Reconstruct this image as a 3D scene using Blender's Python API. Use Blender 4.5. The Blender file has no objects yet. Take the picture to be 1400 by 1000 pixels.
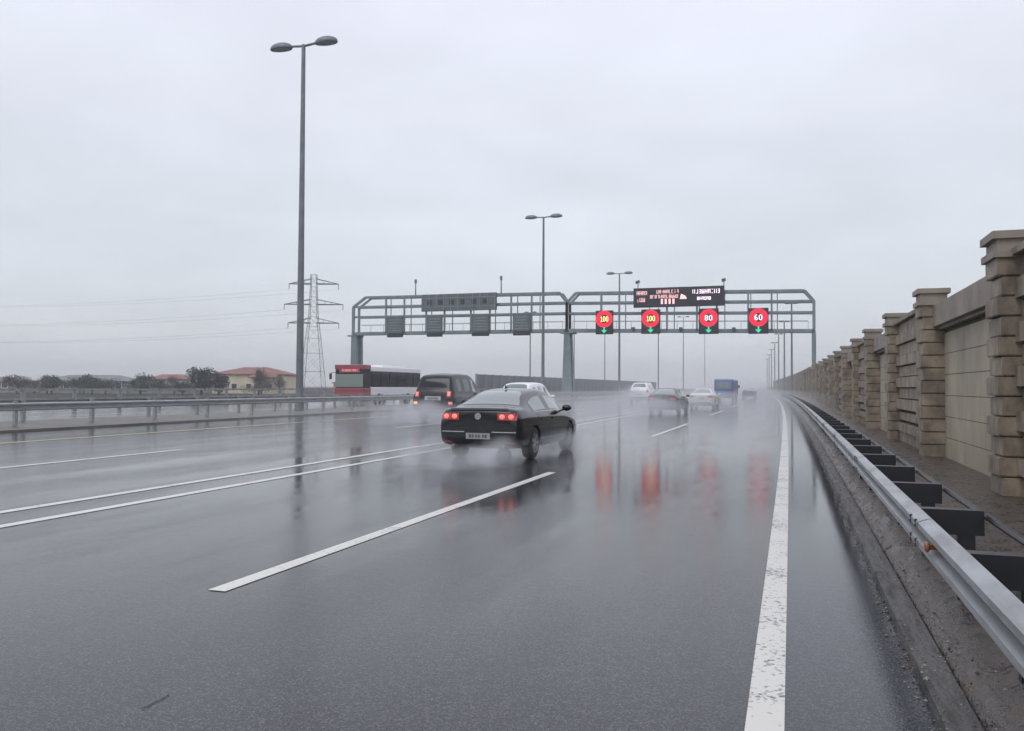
import bpy, bmesh, math, random
from mathutils import Vector, Matrix
from mathutils.bvhtree import BVHTree
R = math.radians
random.seed(7)
C = bpy.context.scene.collection
sc = bpy.context.scene

# ------------------------------------------------------------------ camera
cd = bpy.data.cameras.new('camera'); cam = bpy.data.objects.new('camera', cd); C.objects.link(cam)
cd.sensor_width = 36; cd.lens = 1138 / 1400 * 36; cd.clip_end = 6000; cd.clip_start = .05
yaw, pitch, roll = R(18.6), math.atan(29 / 1138), R(0.3)
cam.matrix_world = Matrix.Translation((0, 0, 1.5)) @ Matrix.Rotation(yaw, 4, 'Z') @ Matrix.Rotation(R(90) + pitch, 4, 'X') @ Matrix.Rotation(roll, 4, 'Z')
sc.camera = cam
sc.view_settings.view_transform = 'Standard'; sc.view_settings.look = 'None'
sc.view_settings.gamma = 1; sc.view_settings.exposure = .37; sc.view_settings.use_curve_mapping = False
sc.cycles.volume_bounces = 1; sc.cycles.max_bounces = 8
sc.cycles.use_denoising = True
sc.cycles.sample_clamp_indirect = 6

# ------------------------------------------------------------------ node helper
def nodes(nt):
    nt.nodes.clear()
    def N(t, **kw):
        n = nt.nodes.new(t)
        for k, v in kw.items():
            if k.startswith('i_'):
                s = k[2:]; s = int(s) if s.isdigit() else s.replace('_', ' ')
                n.inputs[s].default_value = v
            else: setattr(n, k, v)
        return n
    def L(a, ao, b, bi): nt.links.new(a.outputs[ao], b.inputs[bi])
    return N, L

# ------------------------------------------------------------------ sky and sun
w = bpy.data.worlds.new('World'); sc.world = w; w.use_nodes = True
N, L = nodes(w.node_tree)
sun_el, sun_az = R(48), R(200)
sky = N('ShaderNodeTexSky', sky_type='NISHITA'); sky.sun_disc = False; sky.sun_elevation = sun_el; sky.sun_rotation = sun_az
tc = N('ShaderNodeTexCoord'); sep = N('ShaderNodeSeparateXYZ'); L(tc, 'Generated', sep, 0)
# cloud deck: project the view direction on to a flat layer
mx = N('ShaderNodeMath', operation='MAXIMUM', i_1=0.0); L(sep, 'Z', mx, 0)
ad = N('ShaderNodeMath', operation='ADD', i_1=0.22); L(mx, 0, ad, 0)
dv = N('ShaderNodeVectorMath', operation='DIVIDE'); L(tc, 'Generated', dv, 0)
cb = N('ShaderNodeCombineXYZ'); [L(ad, 0, cb, k) for k in range(3)]; L(cb, 0, dv, 1)
n1 = N('ShaderNodeTexNoise', i_Scale=1.1, i_Detail=6.0, i_Roughness=.55, i_Distortion=.4); L(dv, 0, n1, 'Vector')
n2 = N('ShaderNodeTexNoise', i_Scale=3.4, i_Detail=5.0, i_Roughness=.5); L(dv, 0, n2, 'Vector')
am = N('ShaderNodeMath', operation='MULTIPLY_ADD', i_1=.35); L(n2, 0, am, 0); L(n1, 0, am, 2)
mr = N('ShaderNodeMapRange', i_1=.45, i_2=.92, i_3=.90, i_4=1.09); L(am, 0, mr, 0)
gr = N('ShaderNodeValToRGB'); L(sep, 'Z', gr, 0)
e = gr.color_ramp.elements
e[0].position = 0; e[0].color = (.545, .575, .60, 1); e[1].position = 1; e[1].color = (.745, .745, .865, 1)
for p, c in ((.07, (.565, .60, .64, 1)), (.2, (.595, .635, .70, 1)), (.38, (.64, .665, .755, 1)), (.6, (.70, .705, .82, 1))):
    q = e.new(p); q.color = c
sc1 = N('ShaderNodeVectorMath', operation='SCALE'); L(gr, 0, sc1, 0); L(mr, 0, sc1, 'Scale')
sc2 = N('ShaderNodeVectorMath', operation='SCALE', i_Scale=10.3); L(sc1, 0, sc2, 0)
hs = N('ShaderNodeHueSaturation', i_Saturation=.25, i_Value=1.0); L(sky, 0, hs, 'Color')
mixs = N('ShaderNodeMixRGB', i_0=.93); L(hs, 0, mixs, 1); L(sc2, 0, mixs, 2)
bg = N('ShaderNodeBackground', i_Strength=.1); L(mixs, 0, bg, 0)
wo = N('ShaderNodeOutputWorld'); L(bg, 0, wo, 0)
sl = bpy.data.lights.new('sun', 'SUN'); sl.energy = .6; sl.angle = R(30); sl.color = (1, .97, .93)
so = bpy.data.objects.new('sun', sl); C.objects.link(so)
sd = Vector((math.sin(sun_az) * math.cos(sun_el), math.cos(sun_az) * math.cos(sun_el), math.sin(sun_el)))
so.rotation_euler = sd.to_track_quat('Z', 'Y').to_euler()

# ------------------------------------------------------------------ materials
def mat(name, col, rough=.5, metal=0., var=.0, vscale=3., bump=0., bscale=30., spec=.5, coat=0., emit=None, es=0., col2=None, streak=None, rvar=0., world=False):
    m = bpy.data.materials.new(name); m.use_nodes = True
    N, L = nodes(m.node_tree)
    b = N('ShaderNodeBsdfPrincipled'); o = N('ShaderNodeOutputMaterial'); L(b, 0, o, 0)
    b.inputs['Base Color'].default_value = (*col, 1); b.inputs['Roughness'].default_value = rough
    b.inputs['Metallic'].default_value = metal; b.inputs['Specular IOR Level'].default_value = spec
    b.inputs['Coat Weight'].default_value = coat; b.inputs['Coat Roughness'].default_value = .05
    if emit: b.inputs['Emission Color'].default_value = (*emit, 1); b.inputs['Emission Strength'].default_value = es
    if var or col2 or rvar:
        t = N('ShaderNodeNewGeometry') if world else N('ShaderNodeTexCoord'); src = (t, 'Position' if world else 'Object')
        if streak:
            mp = N('ShaderNodeMapping'); mp.inputs['Scale'].default_value = streak; L(*src, mp, 0); src = (mp, 0)
        n = N('ShaderNodeTexNoise', i_Scale=vscale, i_Detail=6.0, i_Roughness=.6); L(*src, n, 'Vector')
        r = N('ShaderNodeMapRange', i_1=.35, i_2=.65); L(n, 0, r, 0)
        c2 = col2 or tuple(max(0, c * (1 - var)) for c in col); c1 = col if col2 else tuple(c * (1 + var) for c in col)
        mx = N('ShaderNodeMixRGB'); mx.inputs[1].default_value = (*c1, 1); mx.inputs[2].default_value = (*c2, 1); L(r, 0, mx, 0); L(mx, 0, b, 'Base Color')
        if rvar:
            rr = N('ShaderNodeMapRange', i_1=.35, i_2=.65, i_3=rough - rvar, i_4=rough + rvar); L(n, 0, rr, 0); L(rr, 0, b, 'Roughness')
    if bump:
        t = N('ShaderNodeTexCoord'); n = N('ShaderNodeTexNoise', i_Scale=bscale, i_Detail=4.0); L(t, 'Object', n, 'Vector')
        bp = N('ShaderNodeBump', i_Strength=bump, i_Distance=.02); L(n, 0, bp, 'Height'); L(bp, 0, b, 'Normal')
    return m

def road_mat(name, base, puddle):
    """wet asphalt: dark aggregate under a film of water of uneven depth"""
    m = bpy.data.materials.new(name); m.use_nodes = True
    N, L = nodes(m.node_tree)
    b = N('ShaderNodeBsdfPrincipled'); o = N('ShaderNodeOutputMaterial'); L(b, 0, o, 0)
    t = N('ShaderNodeTexCoord')
    big = N('ShaderNodeMapping'); big.inputs['Scale'].default_value = (.9, .12, 1); L(t, 'Object', big, 0)
    nb = N('ShaderNodeTexNoise', i_Scale=1.0, i_Detail=5.0, i_Roughness=.55); L(big, 0, nb, 'Vector')
    mid = N('ShaderNodeMapping'); mid.inputs['Scale'].default_value = (5, 1.2, 1); L(t, 'Object', mid, 0)
    nm = N('ShaderNodeTexNoise', i_Scale=1.0, i_Detail=4.0); L(mid, 0, nm, 'Vector')
    fine = N('ShaderNodeTexNoise', i_Scale=85.0, i_Detail=3.0, i_Roughness=.7); L(t, 'Object', fine, 'Vector')
    vor = N('ShaderNodeTexVoronoi', i_Scale=70.0); L(t, 'Object', vor, 'Vector')
    # colour
    grit = N('ShaderNodeTexVoronoi', i_Scale=125.0); L(t, 'Object', grit, 'Vector'); gs = N('ShaderNodeSeparateColor'); L(grit, 'Color', gs, 0)
    g2 = N('ShaderNodeMapRange', i_1=.60, i_2=1.0, i_3=0., i_4=2.6); L(gs, 0, g2, 0)
    mr = N('ShaderNodeMapRange', i_1=.3, i_2=.7, i_3=.45, i_4=1.5); L(fine, 0, mr, 0)
    ga = N('ShaderNodeMath', operation='ADD'); L(g2, 0, ga, 0); L(mr, 0, ga, 1); mr = ga
    mr2 = N('ShaderNodeMapRange', i_1=.3, i_2=.7, i_3=.82, i_4=1.2); L(nb, 0, mr2, 0)
    mu = N('ShaderNodeMath', operation='MULTIPLY'); L(mr, 0, mu, 0); L(mr2, 0, mu, 1)
    cs = N('ShaderNodeVectorMath', operation='SCALE'); cs.inputs[0].default_value = base; L(mu, 0, cs, 'Scale'); L(cs, 0, b, 'Base Color')
    # water film depth
    fd = N('ShaderNodeMath', operation='MULTIPLY_ADD', i_1=.35); L(nm, 0, fd, 0); L(nb, 0, fd, 2)
    sx = N('ShaderNodeSeparateXYZ'); L(t, 'Object', sx, 0)      # the film is deeper where the lanes dip, from ten metres on
    dy = N('ShaderNodeMapRange', i_1=5.0, i_2=12.0, i_3=-.10, i_4=.15); dy.interpolation_type = 'SMOOTHSTEP'; L(sx, 'Y', dy, 0)
    dx = N('ShaderNodeMapRange', i_1=-13.0, i_2=-6.0, i_3=-.22, i_4=0.0); dx.interpolation_type = 'SMOOTHSTEP'; L(sx, 'X', dx, 0)
    fx = N('ShaderNodeMath', operation='ADD'); L(fd, 0, fx, 0); L(dx, 0, fx, 1)
    fa = N('ShaderNodeMath', operation='ADD'); L(fx, 0, fa, 0); L(dy, 0, fa, 1)
    wv = N('ShaderNodeMath', operation='MULTIPLY', i_1=3.3); L(sx, 'X', wv, 0); wc = N('ShaderNodeMath', operation='COSINE'); L(wv, 0, wc, 0)
    fb = N('ShaderNodeMath', operation='MULTIPLY_ADD', i_1=.045); L(wc, 0, fb, 0); L(fa, 0, fb, 2); fd = fb
    ro = N('ShaderNodeMapRange', i_1=.5, i_2=.85, i_3=.085 if not puddle else .08, i_4=.055 if not puddle else .04); L(fd, 0, ro, 0); L(ro, 0, b, 'Roughness')
    bs = N('ShaderNodeMapRange', i_1=.5, i_2=.85, i_3=.30 if not puddle else .2, i_4=.05 if not puddle else .03); L(fd, 0, bs, 0)
    hh = N('ShaderNodeMath', operation='MULTIPLY_ADD', i_1=.6); L(vor, 0, hh, 0); L(fine, 0, hh, 2)
    bp = N('ShaderNodeBump', i_Distance=.004); L(bs, 0, bp, 'Strength'); L(hh, 0, bp, 'Height')
    # slow ripples on the film
    rm_ = N('ShaderNodeMapping'); rm_.inputs['Scale'].default_value = (.6, 3.2, 1); L(t, 'Object', rm_, 0); rp = N('ShaderNodeTexNoise', i_Scale=6.0, i_Detail=3.0); L(rm_, 0, rp, 'Vector')
    bp2 = N('ShaderNodeBump', i_Distance=.004, i_Strength=.2); L(rp, 0, bp2, 'Height'); L(bp, 0, bp2, 'Normal'); L(bp2, 0, b, 'Normal')
    b.inputs['IOR'].default_value = 1.36
    return m

def paint_line_mat(name, col, wear=.5):
    m = bpy.data.materials.new(name); m.use_nodes = True
    N, L = nodes(m.node_tree)
    b = N('ShaderNodeBsdfPrincipled'); o = N('ShaderNodeOutputMaterial')
    t = N('ShaderNodeTexCoord')
    n = N('ShaderNodeTexNoise', i_Scale=26.0, i_Detail=5.0, i_Roughness=.65); L(t, 'Object', n, 'Vector')
    n2 = N('ShaderNodeTexNoise', i_Scale=2.2, i_Detail=4.0); L(t, 'Object', n2, 'Vector')
    a = N('ShaderNodeMath', operation='MULTIPLY_ADD', i_1=.5); L(n2, 0, a, 0); L(n, 0, a, 2)
    r = N('ShaderNodeMapRange', i_1=.80 + .2 * (1 - wear), i_2=.90 + .2 * (1 - wear)); L(a, 0, r, 0)
    mx = N('ShaderNodeMixRGB'); mx.inputs[1].default_value = (*col, 1); mx.inputs[2].default_value = (.11, .11, .115, 1); L(r, 0, mx, 0); L(mx, 0, b, 'Base Color')
    b.inputs['Roughness'].default_value = .28
    bp = N('ShaderNodeBump', i_Strength=.35, i_Distance=.004); L(n, 0, bp, 'Height'); L(bp, 0, b, 'Normal')
    L(b, 0, o, 0)
    return m

def leaf_mat(name, col):
    return mat(name, col, .7, var=.45, vscale=.8)

M = {}
M['asphalt'] = road_mat('wet asphalt', (.028, .0285, .030), False)
M['shoulder'] = road_mat('wet shoulder asphalt', (.027, .028, .033), True)
M['white_line'] = paint_line_mat('worn white road paint', (.66, .65, .59), 1.05)
M['white_line2'] = paint_line_mat('white road paint', (.68, .67, .61), .8)
M['yellow_line'] = paint_line_mat('yellow road paint', (.62, .50, .16), .6)
M['ground'] = mat('wet earth', (.05, .05, .038), .95, var=.45, vscale=.15, spec=.15)
M['verge'] = mat('wet muddy verge', (.032, .027, .023), .34, col2=(.095, .075, .058), vscale=5.0, bump=.9, bscale=26, rvar=.22)
M['kerb'] = mat('wet kerb concrete', (.115, .113, .108), .4, col2=(.045, .042, .039), vscale=5, bump=.9, bscale=45, streak=(3.5, .5, 1), rvar=.15)
M['median'] = mat('median dirt', (.10, .09, .078), .5, col2=(.17, .16, .14), vscale=.8, bump=.5, bscale=8)
M['galv'] = mat('wet galvanised steel', (.37, .395, .405), .42, .4, col2=(.27, .275, .275), vscale=5, streak=(1, .35, 3), rvar=.12, bump=.12, bscale=60)
M['galv_dull'] = mat('dull galvanised steel', (.30, .31, .315), .5, .3, var=.3, vscale=3)
M['black_steel'] = mat('black steel', (.02, .02, .024), .35, .2, var=.2)
M['orange'] = mat('orange reflector', (.26, .075, .02), .3, emit=(.9, .25, .05), es=.0)
M['stone'] = mat('brown sandstone courses', (.33, .27, .195), .6, col2=(.14, .115, .088), vscale=2.0, bump=.28, bscale=34, streak=(1.3, 1.3, .9), world=True)
M['stone_gap'] = mat('dark mortar joint', (.055, .045, .036), .8, var=.3)
M['panel'] = mat('pale wall panel', (.43, .375, .28), .6, col2=(.27, .24, .185), vscale=.9, bump=.25, bscale=20, streak=(1, 1, .5), world=True)
M['lintel'] = mat('lintel concrete', (.31, .265, .21), .6, col2=(.19, .165, .135), vscale=1.3, bump=.3, bscale=20, world=True)
M['gantry'] = mat('grey green gantry paint', (.19, .235, .25), .45, .1, var=.18, vscale=.8)
M['mesh_grey'] = mat('grey gantry grating', (.19, .215, .225), .6, .1, var=.15)
M['cabinet'] = mat('dark grey sign housing', (.115, .13, .14), .5, .1, var=.2, vscale=1.5)
M['cab_dark'] = mat('black sign housing', (.02, .023, .026), .4, var=.2)
M['led_black'] = mat('black led face', (.012, .014, .018), .35)
M['led_red'] = mat('red leds', (.5, .02, .04), .4, emit=(1, .035, .10), es=.7)
M['led_green'] = mat('green leds', (.02, .4, .25), .4, emit=(.02, .55, .28), es=.8)
M['led_yellow'] = mat('yellow leds', (.6, .55, .2), .4, emit=(1, .86, .30), es=1.3)
M['led_white'] = mat('white leds', (.7, .6, .7), .4, emit=(1, .80, .95), es=1.2)
M['led_pink'] = mat('warm white leds', (.7, .5, .5), .4, emit=(1, .48, .50), es=.85)
M['pole'] = mat('weathered lamp post steel', (.17, .185, .20), .45, .35, var=.2, vscale=1.2)
M['lamp_head'] = mat('lamp housing', (.16, .18, .20), .4, .2, var=.15)
M['lens'] = mat('lamp lens', (.32, .35, .38), .2)
M['black_paint'] = mat('black car paint', (.006, .007, .010), .14, .0, coat=.45, spec=.4)
M['dark_paint'] = mat('dark blue grey paint', (.012, .016, .030), .25, .0, coat=.3)
M['suv_paint'] = mat('black suv paint', (.008, .009, .012), .22, .0, coat=.25, spec=.4)
M['silver'] = mat('silver paint', (.66, .66, .62), .3, .15, coat=.8)
M['white'] = mat('white paint', (.84, .85, .86), .3, coat=.7)
M['blue'] = mat('blue paint', (.012, .10, .30), .3, coat=.6)
M['red'] = mat('red bus paint', (.27, .04, .055), .3, coat=.5)
M['glass'] = mat('wet window glass', (.12, .165, .145), .07, .0, spec=1.0, coat=1.0, rvar=.03, vscale=5)
M['glass_mid'] = mat('smoked side glass', (.045, .055, .058), .07, spec=.7, coat=.4)
M['glass_dark'] = mat('tinted glass', (.012, .012, .018), .08, spec=.4)
M['glass_side'] = mat('side window glass', (.09, .13, .12), .05, spec=1.0, coat=1.0)
M['trim'] = mat('black plastic trim', (.015, .015, .016), .55)
M['rubber'] = mat('tyre rubber', (.02, .02, .02), .7, var=.3)
M['chrome'] = mat('chrome', (.62, .63, .65), .18, .9)
M['rim'] = mat('alloy rim', (.42, .43, .45), .35, .7)
M['tail'] = mat('red tail light', (.45, .02, .03), .15, coat=1, emit=(1, .08, .07), es=.06)
M['tail_hot'] = mat('lit tail lamp', (.8, .2, .18), .2, emit=(1, .30, .25), es=.42)
M['amber'] = mat('lit amber lamp', (.8, .3, .1), .2, emit=(1, .33, .12), es=1.2)
M['plate'] = mat('number plate', (.34, .34, .345), .4)
M['plate_dark'] = mat('number plate characters', (.10, .10, .11), .5)
M['barrier'] = mat('grey noise barrier panels', (.12, .13, .14), .6, var=.3, vscale=.5)
M['concrete'] = mat('weathered concrete', (.26, .26, .255), .7, var=.25, vscale=1.)
M['pylon'] = mat('pylon steel', (.10, .105, .115), .6, .2)
M['cream'] = mat('cream render', (.66, .58, .40), .8, var=.12, vscale=.5)
M['grey_wall'] = mat('grey render', (.25, .25, .25), .8, var=.2, vscale=.5)
M['pink_wall'] = mat('pink render', (.45, .27, .22), .8, var=.15)
M['red_roof'] = mat('red tile roof', (.235, .105, .085), .7, var=.3, vscale=1.5)
M['grey_roof'] = mat('grey sheet roof', (.17, .18, .185), .6, var=.25, vscale=.6)
M['window'] = mat('dark window pane', (.04, .05, .06), .15)
M['bark'] = mat('bark', (.07, .055, .045), .85, var=.3)
M['leaf_dark'] = leaf_mat('dark evergreen leaves', (.022, .034, .034))
M['leaf'] = leaf_mat('dull green leaves', (.04, .052, .036))
M['leaf_brown'] = leaf_mat('bare brown twigs', (.075, .065, .055))

# ------------------------------------------------------------------ mesh helpers
def tag(o, label=None, cat=None, group=None, kind=None):
    if label: o['label'] = label
    if cat: o['category'] = cat
    if group: o['group'] = group
    if kind: o['kind'] = kind
    return o

def empty(name, loc, rz=0., **kw):
    o = bpy.data.objects.new(name, None); C.objects.link(o); o.location = loc; o.rotation_euler.z = rz
    o.empty_display_size = .3
    return tag(o, **kw)

class MB:
    def __init__(s): s.v = []; s.f = []; s.m = []
    def add(s, vs, fs, mi=0):
        n = len(s.v); s.v += [tuple(v) for v in vs]; s.f += [tuple(i + n for i in f) for f in fs]; s.m += [mi] * len(fs); return s
    def box(s, x0, x1, y0, y1, z0, z1, mi=0):
        vs = [(x, y, z) for x in (x0, x1) for y in (y0, y1) for z in (z0, z1)]
        return s.add(vs, [(0, 1, 3, 2), (4, 6, 7, 5), (0, 4, 5, 1), (2, 3, 7, 6), (0, 2, 6, 4), (1, 5, 7, 3)], mi)
    def bar(s, a, b, w, h=None, mi=0, up=(0, 0, 1)):
        a, b = Vector(a), Vector(b); d = (b - a).normalized(); h = h or w
        u = Vector(up)
        if abs(d.dot(u)) > .99: u = Vector((0, 1, 0))
        x = d.cross(u).normalized(); z = x.cross(d).normalized(); vs = []
        for p in (a, b):
            for sx, sz in ((-1, -1), (1, -1), (1, 1), (-1, 1)): vs.append(p + x * sx * w / 2 + z * sz * h / 2)
        return s.add(vs, [(0, 1, 2, 3), (7, 6, 5, 4), (0, 4, 5, 1), (1, 5, 6, 2), (2, 6, 7, 3), (3, 7, 4, 0)], mi)
    def tube(s, pts, rad, n=8, mi=0, cap=True):
        pts = [Vector(p) for p in pts]; rs = rad if hasattr(rad, '__len__') else [rad] * len(pts); vs = []; fs = []
        for i, p in enumerate(pts):
            d = (pts[min(i + 1, len(pts) - 1)] - pts[max(i - 1, 0)]).normalized()
            u = Vector((0, 0, 1)) if abs(d.z) < .9 else Vector((0, 1, 0))
            x = d.cross(u).normalized(); z = x.cross(d)
            vs += [p + (x * math.cos(2 * math.pi * k / n) + z * math.sin(2 * math.pi * k / n)) * rs[i] for k in range(n)]
        for i in range(len(pts) - 1):
            for k in range(n):
                a, b = i * n + k, i * n + (k + 1) % n; fs.append((a, b, b + n, a + n))
        if cap: fs += [tuple(range(n))[::-1], tuple(range((len(pts) - 1) * n, len(pts) * n))]
        return s.add(vs, fs, mi)
    def lathe(s, prof, n=24, axis='X', c=(0, 0, 0), mi=0):
        """prof: (axial, radius)"""
        vs = []; fs = []
        for a, r in prof:
            for k in range(n):
                t = 2 * math.pi * k / n; p = (a, r * math.cos(t), r * math.sin(t))
                if axis == 'Z': p = (r * math.cos(t), r * math.sin(t), a)
                if axis == 'Y': p = (r * math.cos(t), a, r * math.sin(t))
                vs.append(tuple(p[i] + c[i] for i in range(3)))
        for i in range(len(prof) - 1):
            for k in range(n):
                a, b = i * n + k, i * n + (k + 1) % n; fs.append((a, b, b + n, a + n))
        return s.add(vs, fs, mi)
    def sphere(s, c, r, n=10, m=6, mi=0):
        return s.lathe([(-r[2] * math.cos(math.pi * j / m), math.sin(math.pi * j / m) + 1e-4) for j in range(m + 1)], n, 'Z', mi=mi) if False else s._sph(c, r, n, m, mi)
    def _sph(s, c, r, n, m, mi):
        vs = []; fs = []
        for j in range(m + 1):
            ph = math.pi * j / m
            for k in range(n):
                t = 2 * math.pi * k / n
                vs.append((c[0] + r[0] * math.sin(ph) * math.cos(t), c[1] + r[1] * math.sin(ph) * math.sin(t), c[2] - r[2] * math.cos(ph)))
        for j in range(m):
            for k in range(n):
                a, b = j * n + k, j * n + (k + 1) % n; fs.append((a, b, b + n, a + n))
        return s.add(vs, fs, mi)
    def build(s, name, mats, parent=None, smooth=False, loc=(0, 0, 0), bevel=0):
        me = bpy.data.meshes.new(name); me.from_pydata(s.v, [], s.f)
        for m in (mats if isinstance(mats, (list, tuple)) else [mats]): me.materials.append(m)
        me.polygons.foreach_set('material_index', s.m)
        bm = bmesh.new(); bm.from_mesh(me); bmesh.ops.remove_doubles(bm, verts=bm.verts, dist=1e-5)
        bmesh.ops.recalc_face_normals(bm, faces=bm.faces); bm.to_mesh(me); bm.free()
        if smooth:
            me.polygons.foreach_set('use_smooth', [True] * len(me.polygons))
            me.set_sharp_from_angle(angle=R(38))
        me.update()
        o = bpy.data.objects.new(name, me); C.objects.link(o); o.location = loc
        if parent: o.parent = parent
        if bevel:
            b = o.modifiers.new('bevel', 'BEVEL'); b.width = bevel; b.segments = 2; b.limit_method = 'ANGLE'
        return o

def copy_tree(o, parent=None):
    c = o.copy(); C.objects.link(c); c.parent = parent
    if parent and 'group' in c: pass
    for ch in list(o.children): copy_tree(ch, c)
    return c

# ------------------------------------------------------------------ the road's plan: a slow bend to the left, tighter along the right edge
def bend(x, y):
    t = max(0., min(1., (x + 27) / 27)); k = .22e-4 + (1.3e-4 - .22e-4) * t
    y = max(0, y)
    return x - (k * y * y if y < 160 else k * (160 * 160 + 320 * (y - 160)))
def P(x, y, z=0): return (bend(x, y), y, z)
def ysteps(y0, y1):
    ys = [y0]; y = y0
    while y < y1 - .01: y = min(y1, y + (4 if y < 60 else 8)); ys.append(y)
    return ys
def strip(name, x0, x1, y0, y1, z, m, thick=0, nx=1):
    b = MB(); ys = ysteps(y0, y1); vs = []; fs = []
    for y in ys:
        for k in range(nx + 1): vs.append(P(x0 + (x1 - x0) * k / nx, y, z))
    for i in range(len(ys) - 1):
        for k in range(nx):
            a = i * (nx + 1) + k; fs.append((a, a + 1, a + nx + 2, a + nx + 1))
    b.add(vs, fs)
    if thick:
        for x in (x0, x1):
            vs = [P(x, y, q) for y in ys for q in (z, z - thick)]
            b.add(vs, [(2 * i, 2 * i + 1, 2 * i + 3, 2 * i + 2) for i in range(len(ys) - 1)])
    return b.build(name, m)

FAR = 520
g = MB().add([(-1500, -60, -.25), (900, -60, -.25), (900, 1500, -.25), (-1500, 1500, -.25)], [(0, 1, 2, 3)])
tag(g.build('ground', M['ground']), kind='structure')
tag(strip('road', -23.0, -.05, -4, FAR, 0, M['asphalt'], nx=6), kind='structure')
tag(strip('road_shoulder', -.05, .62, -4, FAR, 0, M['shoulder']), kind='structure')
tag(strip('kerb', .62, .77, -4, FAR, .055, M['kerb'], .06), kind='structure')
rv = random.Random(11); prof = [(.77, .02), (.80, .075), (.86, .13), (.93, .175), (1.0, .19), (1.1, .185), (1.22, .15), (1.4, .09), (1.6, .05), (1.9, .025), (2.6, .02), (3.6, .02)]
vy = [-4 + .22 * k for k in range(150)] + [29 + 1.5 * k for k in range(40)] + [90 + 8 * k for k in range(54)]; vs = []; n_ = len(prof)
for y in vy:
    ph = .5 + .5 * math.sin(y * .9 + 1.3 * math.sin(y * .37))
    for k, (x, z) in enumerate(prof): vs.append(P(x, y, z * (.88 + .16 * ph) + (rv.uniform(-.02, .02) if 0 < k < 10 else 0)))
b = MB(); b.add(vs, [(i * n_ + k, i * n_ + k + 1, (i + 1) * n_ + k + 1, (i + 1) * n_ + k) for i in range(len(vy) - 1) for k in range(n_ - 1)])
tag(b.build('verge', M['verge'], smooth=True), kind='structure')
tag(strip('median_strip', -28.8, -23.0, -4, FAR, .07, M['median'], .3, nx=2), kind='structure')
tag(strip('opposite_road', -45.0, -28.8, -4, FAR, 0, M['asphalt'], nx=3), kind='structure')
tag(strip('far_verge', -49.5, -45.0, -4, FAR, .05, M['kerb'], .3), kind='structure')

rg_ = random.Random(5); b = MB()
for k in range(5200):                       # grit and small stones washed against the kerb and over the verge
    y = 1.5 + 34 * rg_.random() ** 1.7; x = rg_.choice((rg_.gauss(.80, .05), rg_.uniform(.77, 1.5), rg_.uniform(1.2, 2.7), rg_.gauss(.60, .025)))
    if x < .62: z0 = .0; 
    elif x < .77: z0 = .055
    else:
        z0 = .02
        for (xa, za), (xb_, zb_) in zip(prof, prof[1:]):
            if xa <= x < xb_: z0 = za + (zb_ - za) * (x - xa) / (xb_ - xa)
    q = rg_.uniform(.002, .009) * (1.6 if rg_.random() < .1 else 1); a = rg_.uniform(0, 6.28); p = Vector(P(x, y, z0 + q * .3))
    vs = [p + Vector((math.cos(a + j * 1.57) * q * rg_.uniform(.7, 1.5), math.sin(a + j * 1.57) * q * rg_.uniform(.7, 1.5), 0)) for j in range(4)] + [p + Vector((0, 0, q * .9)), p - Vector((0, 0, q))]
    b.add(vs, [(0, 1, 4), (1, 2, 4), (2, 3, 4), (3, 0, 4), (1, 0, 5), (2, 1, 5), (3, 2, 5), (0, 3, 5)], rg_.choice((0, 0, 1, 2)))
tag(b.build('grit', [mat('grey grit', (.12, .115, .11), .5), mat('pale grit', (.26, .24, .21), .5), mat('leaf litter', (.10, .05, .03), .5)]), kind='stuff')

# ------------------------------------------------------------------ lane markings
def line(x0, x1, y0, y1, m=M['white_line2'], name='lane_marking'):
    return tag(strip(name, x0, x1, y0, y1, .005, m), kind='structure')
line(-.20, -.035, -4, 400, M['white_line'], 'edge_line')
for y0, y1 in ((-6.5, -3.5), (5.1, 14.1), (25.4, 35.2), (46.5, 56.3), (67.5, 77.5), (88.5, 98.5), (110, 120), (131, 141)):
    line(-4.05, -3.90, y0, y1)
line(-7.97, -7.81, -4, 300); line(-8.84, -8.68, -4, 300)
for y0, y1 in ((-1, 2), (5.6, 15.9), (27, 37), (48, 58), (69, 79), (90, 100), (111, 121)):
    line(-13.47, -13.31, y0, y1)
line(-19.05, -18.85, -4, 300, M['yellow_line'], 'edge_line')
for x in (-33.2, -37.4, -41.4):
    for k in range(10): line(x, x + .15, 8 + 21 * k, 17 + 21 * k)

b = MB(); cp = [(-2.853, 3.14), (-2.847, 3.18), (-2.856, 3.22), (-2.852, 3.27), (-2.862, 3.33)]
for (x0, y0), (x1, y1) in zip(cp, cp[1:]): b.bar((x0, y0, .004), (x1, y1, .004), .0025, .002)
tag(b.build('road_crack', mat('crack in the asphalt', (.01, .01, .01), .9)), kind='structure')

# ------------------------------------------------------------------ guardrails
def wbeam_profile(z0, h=.27, d=.08, face=-1):
    pts = [(0, 0), (.25, .02), (1, .12), (1, .30), (.15, .42), (.15, .58), (1, .70), (1, .88), (.25, .98), (0, 1)]
    return [(face * d * a, z0 + h * b) for a, b in pts]
def beam(mb, x, ys, z0, face, h=.27, d=.08):
    pr = wbeam_profile(z0, h, d, face=face); n = len(pr); vs = []
    for y in ys:
        for a, z in pr: vs.append(P(x + a, y, z))
    mb.add(vs, [(i * n + k, i * n + k + 1, (i + 1) * n + k + 1, (i + 1) * n + k) for i in range(len(ys) - 1) for k in range(n - 1)])
    # a returned back face gives the sheet its thickness
    vs = [P(x + a - face * .012, y, z) for y in ys for a, z in pr]
    mb.add(vs, [(i * n + k, (i + 1) * n + k, (i + 1) * n + k + 1, i * n + k + 1) for i in range(len(ys) - 1) for k in range(n - 1)])

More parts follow.
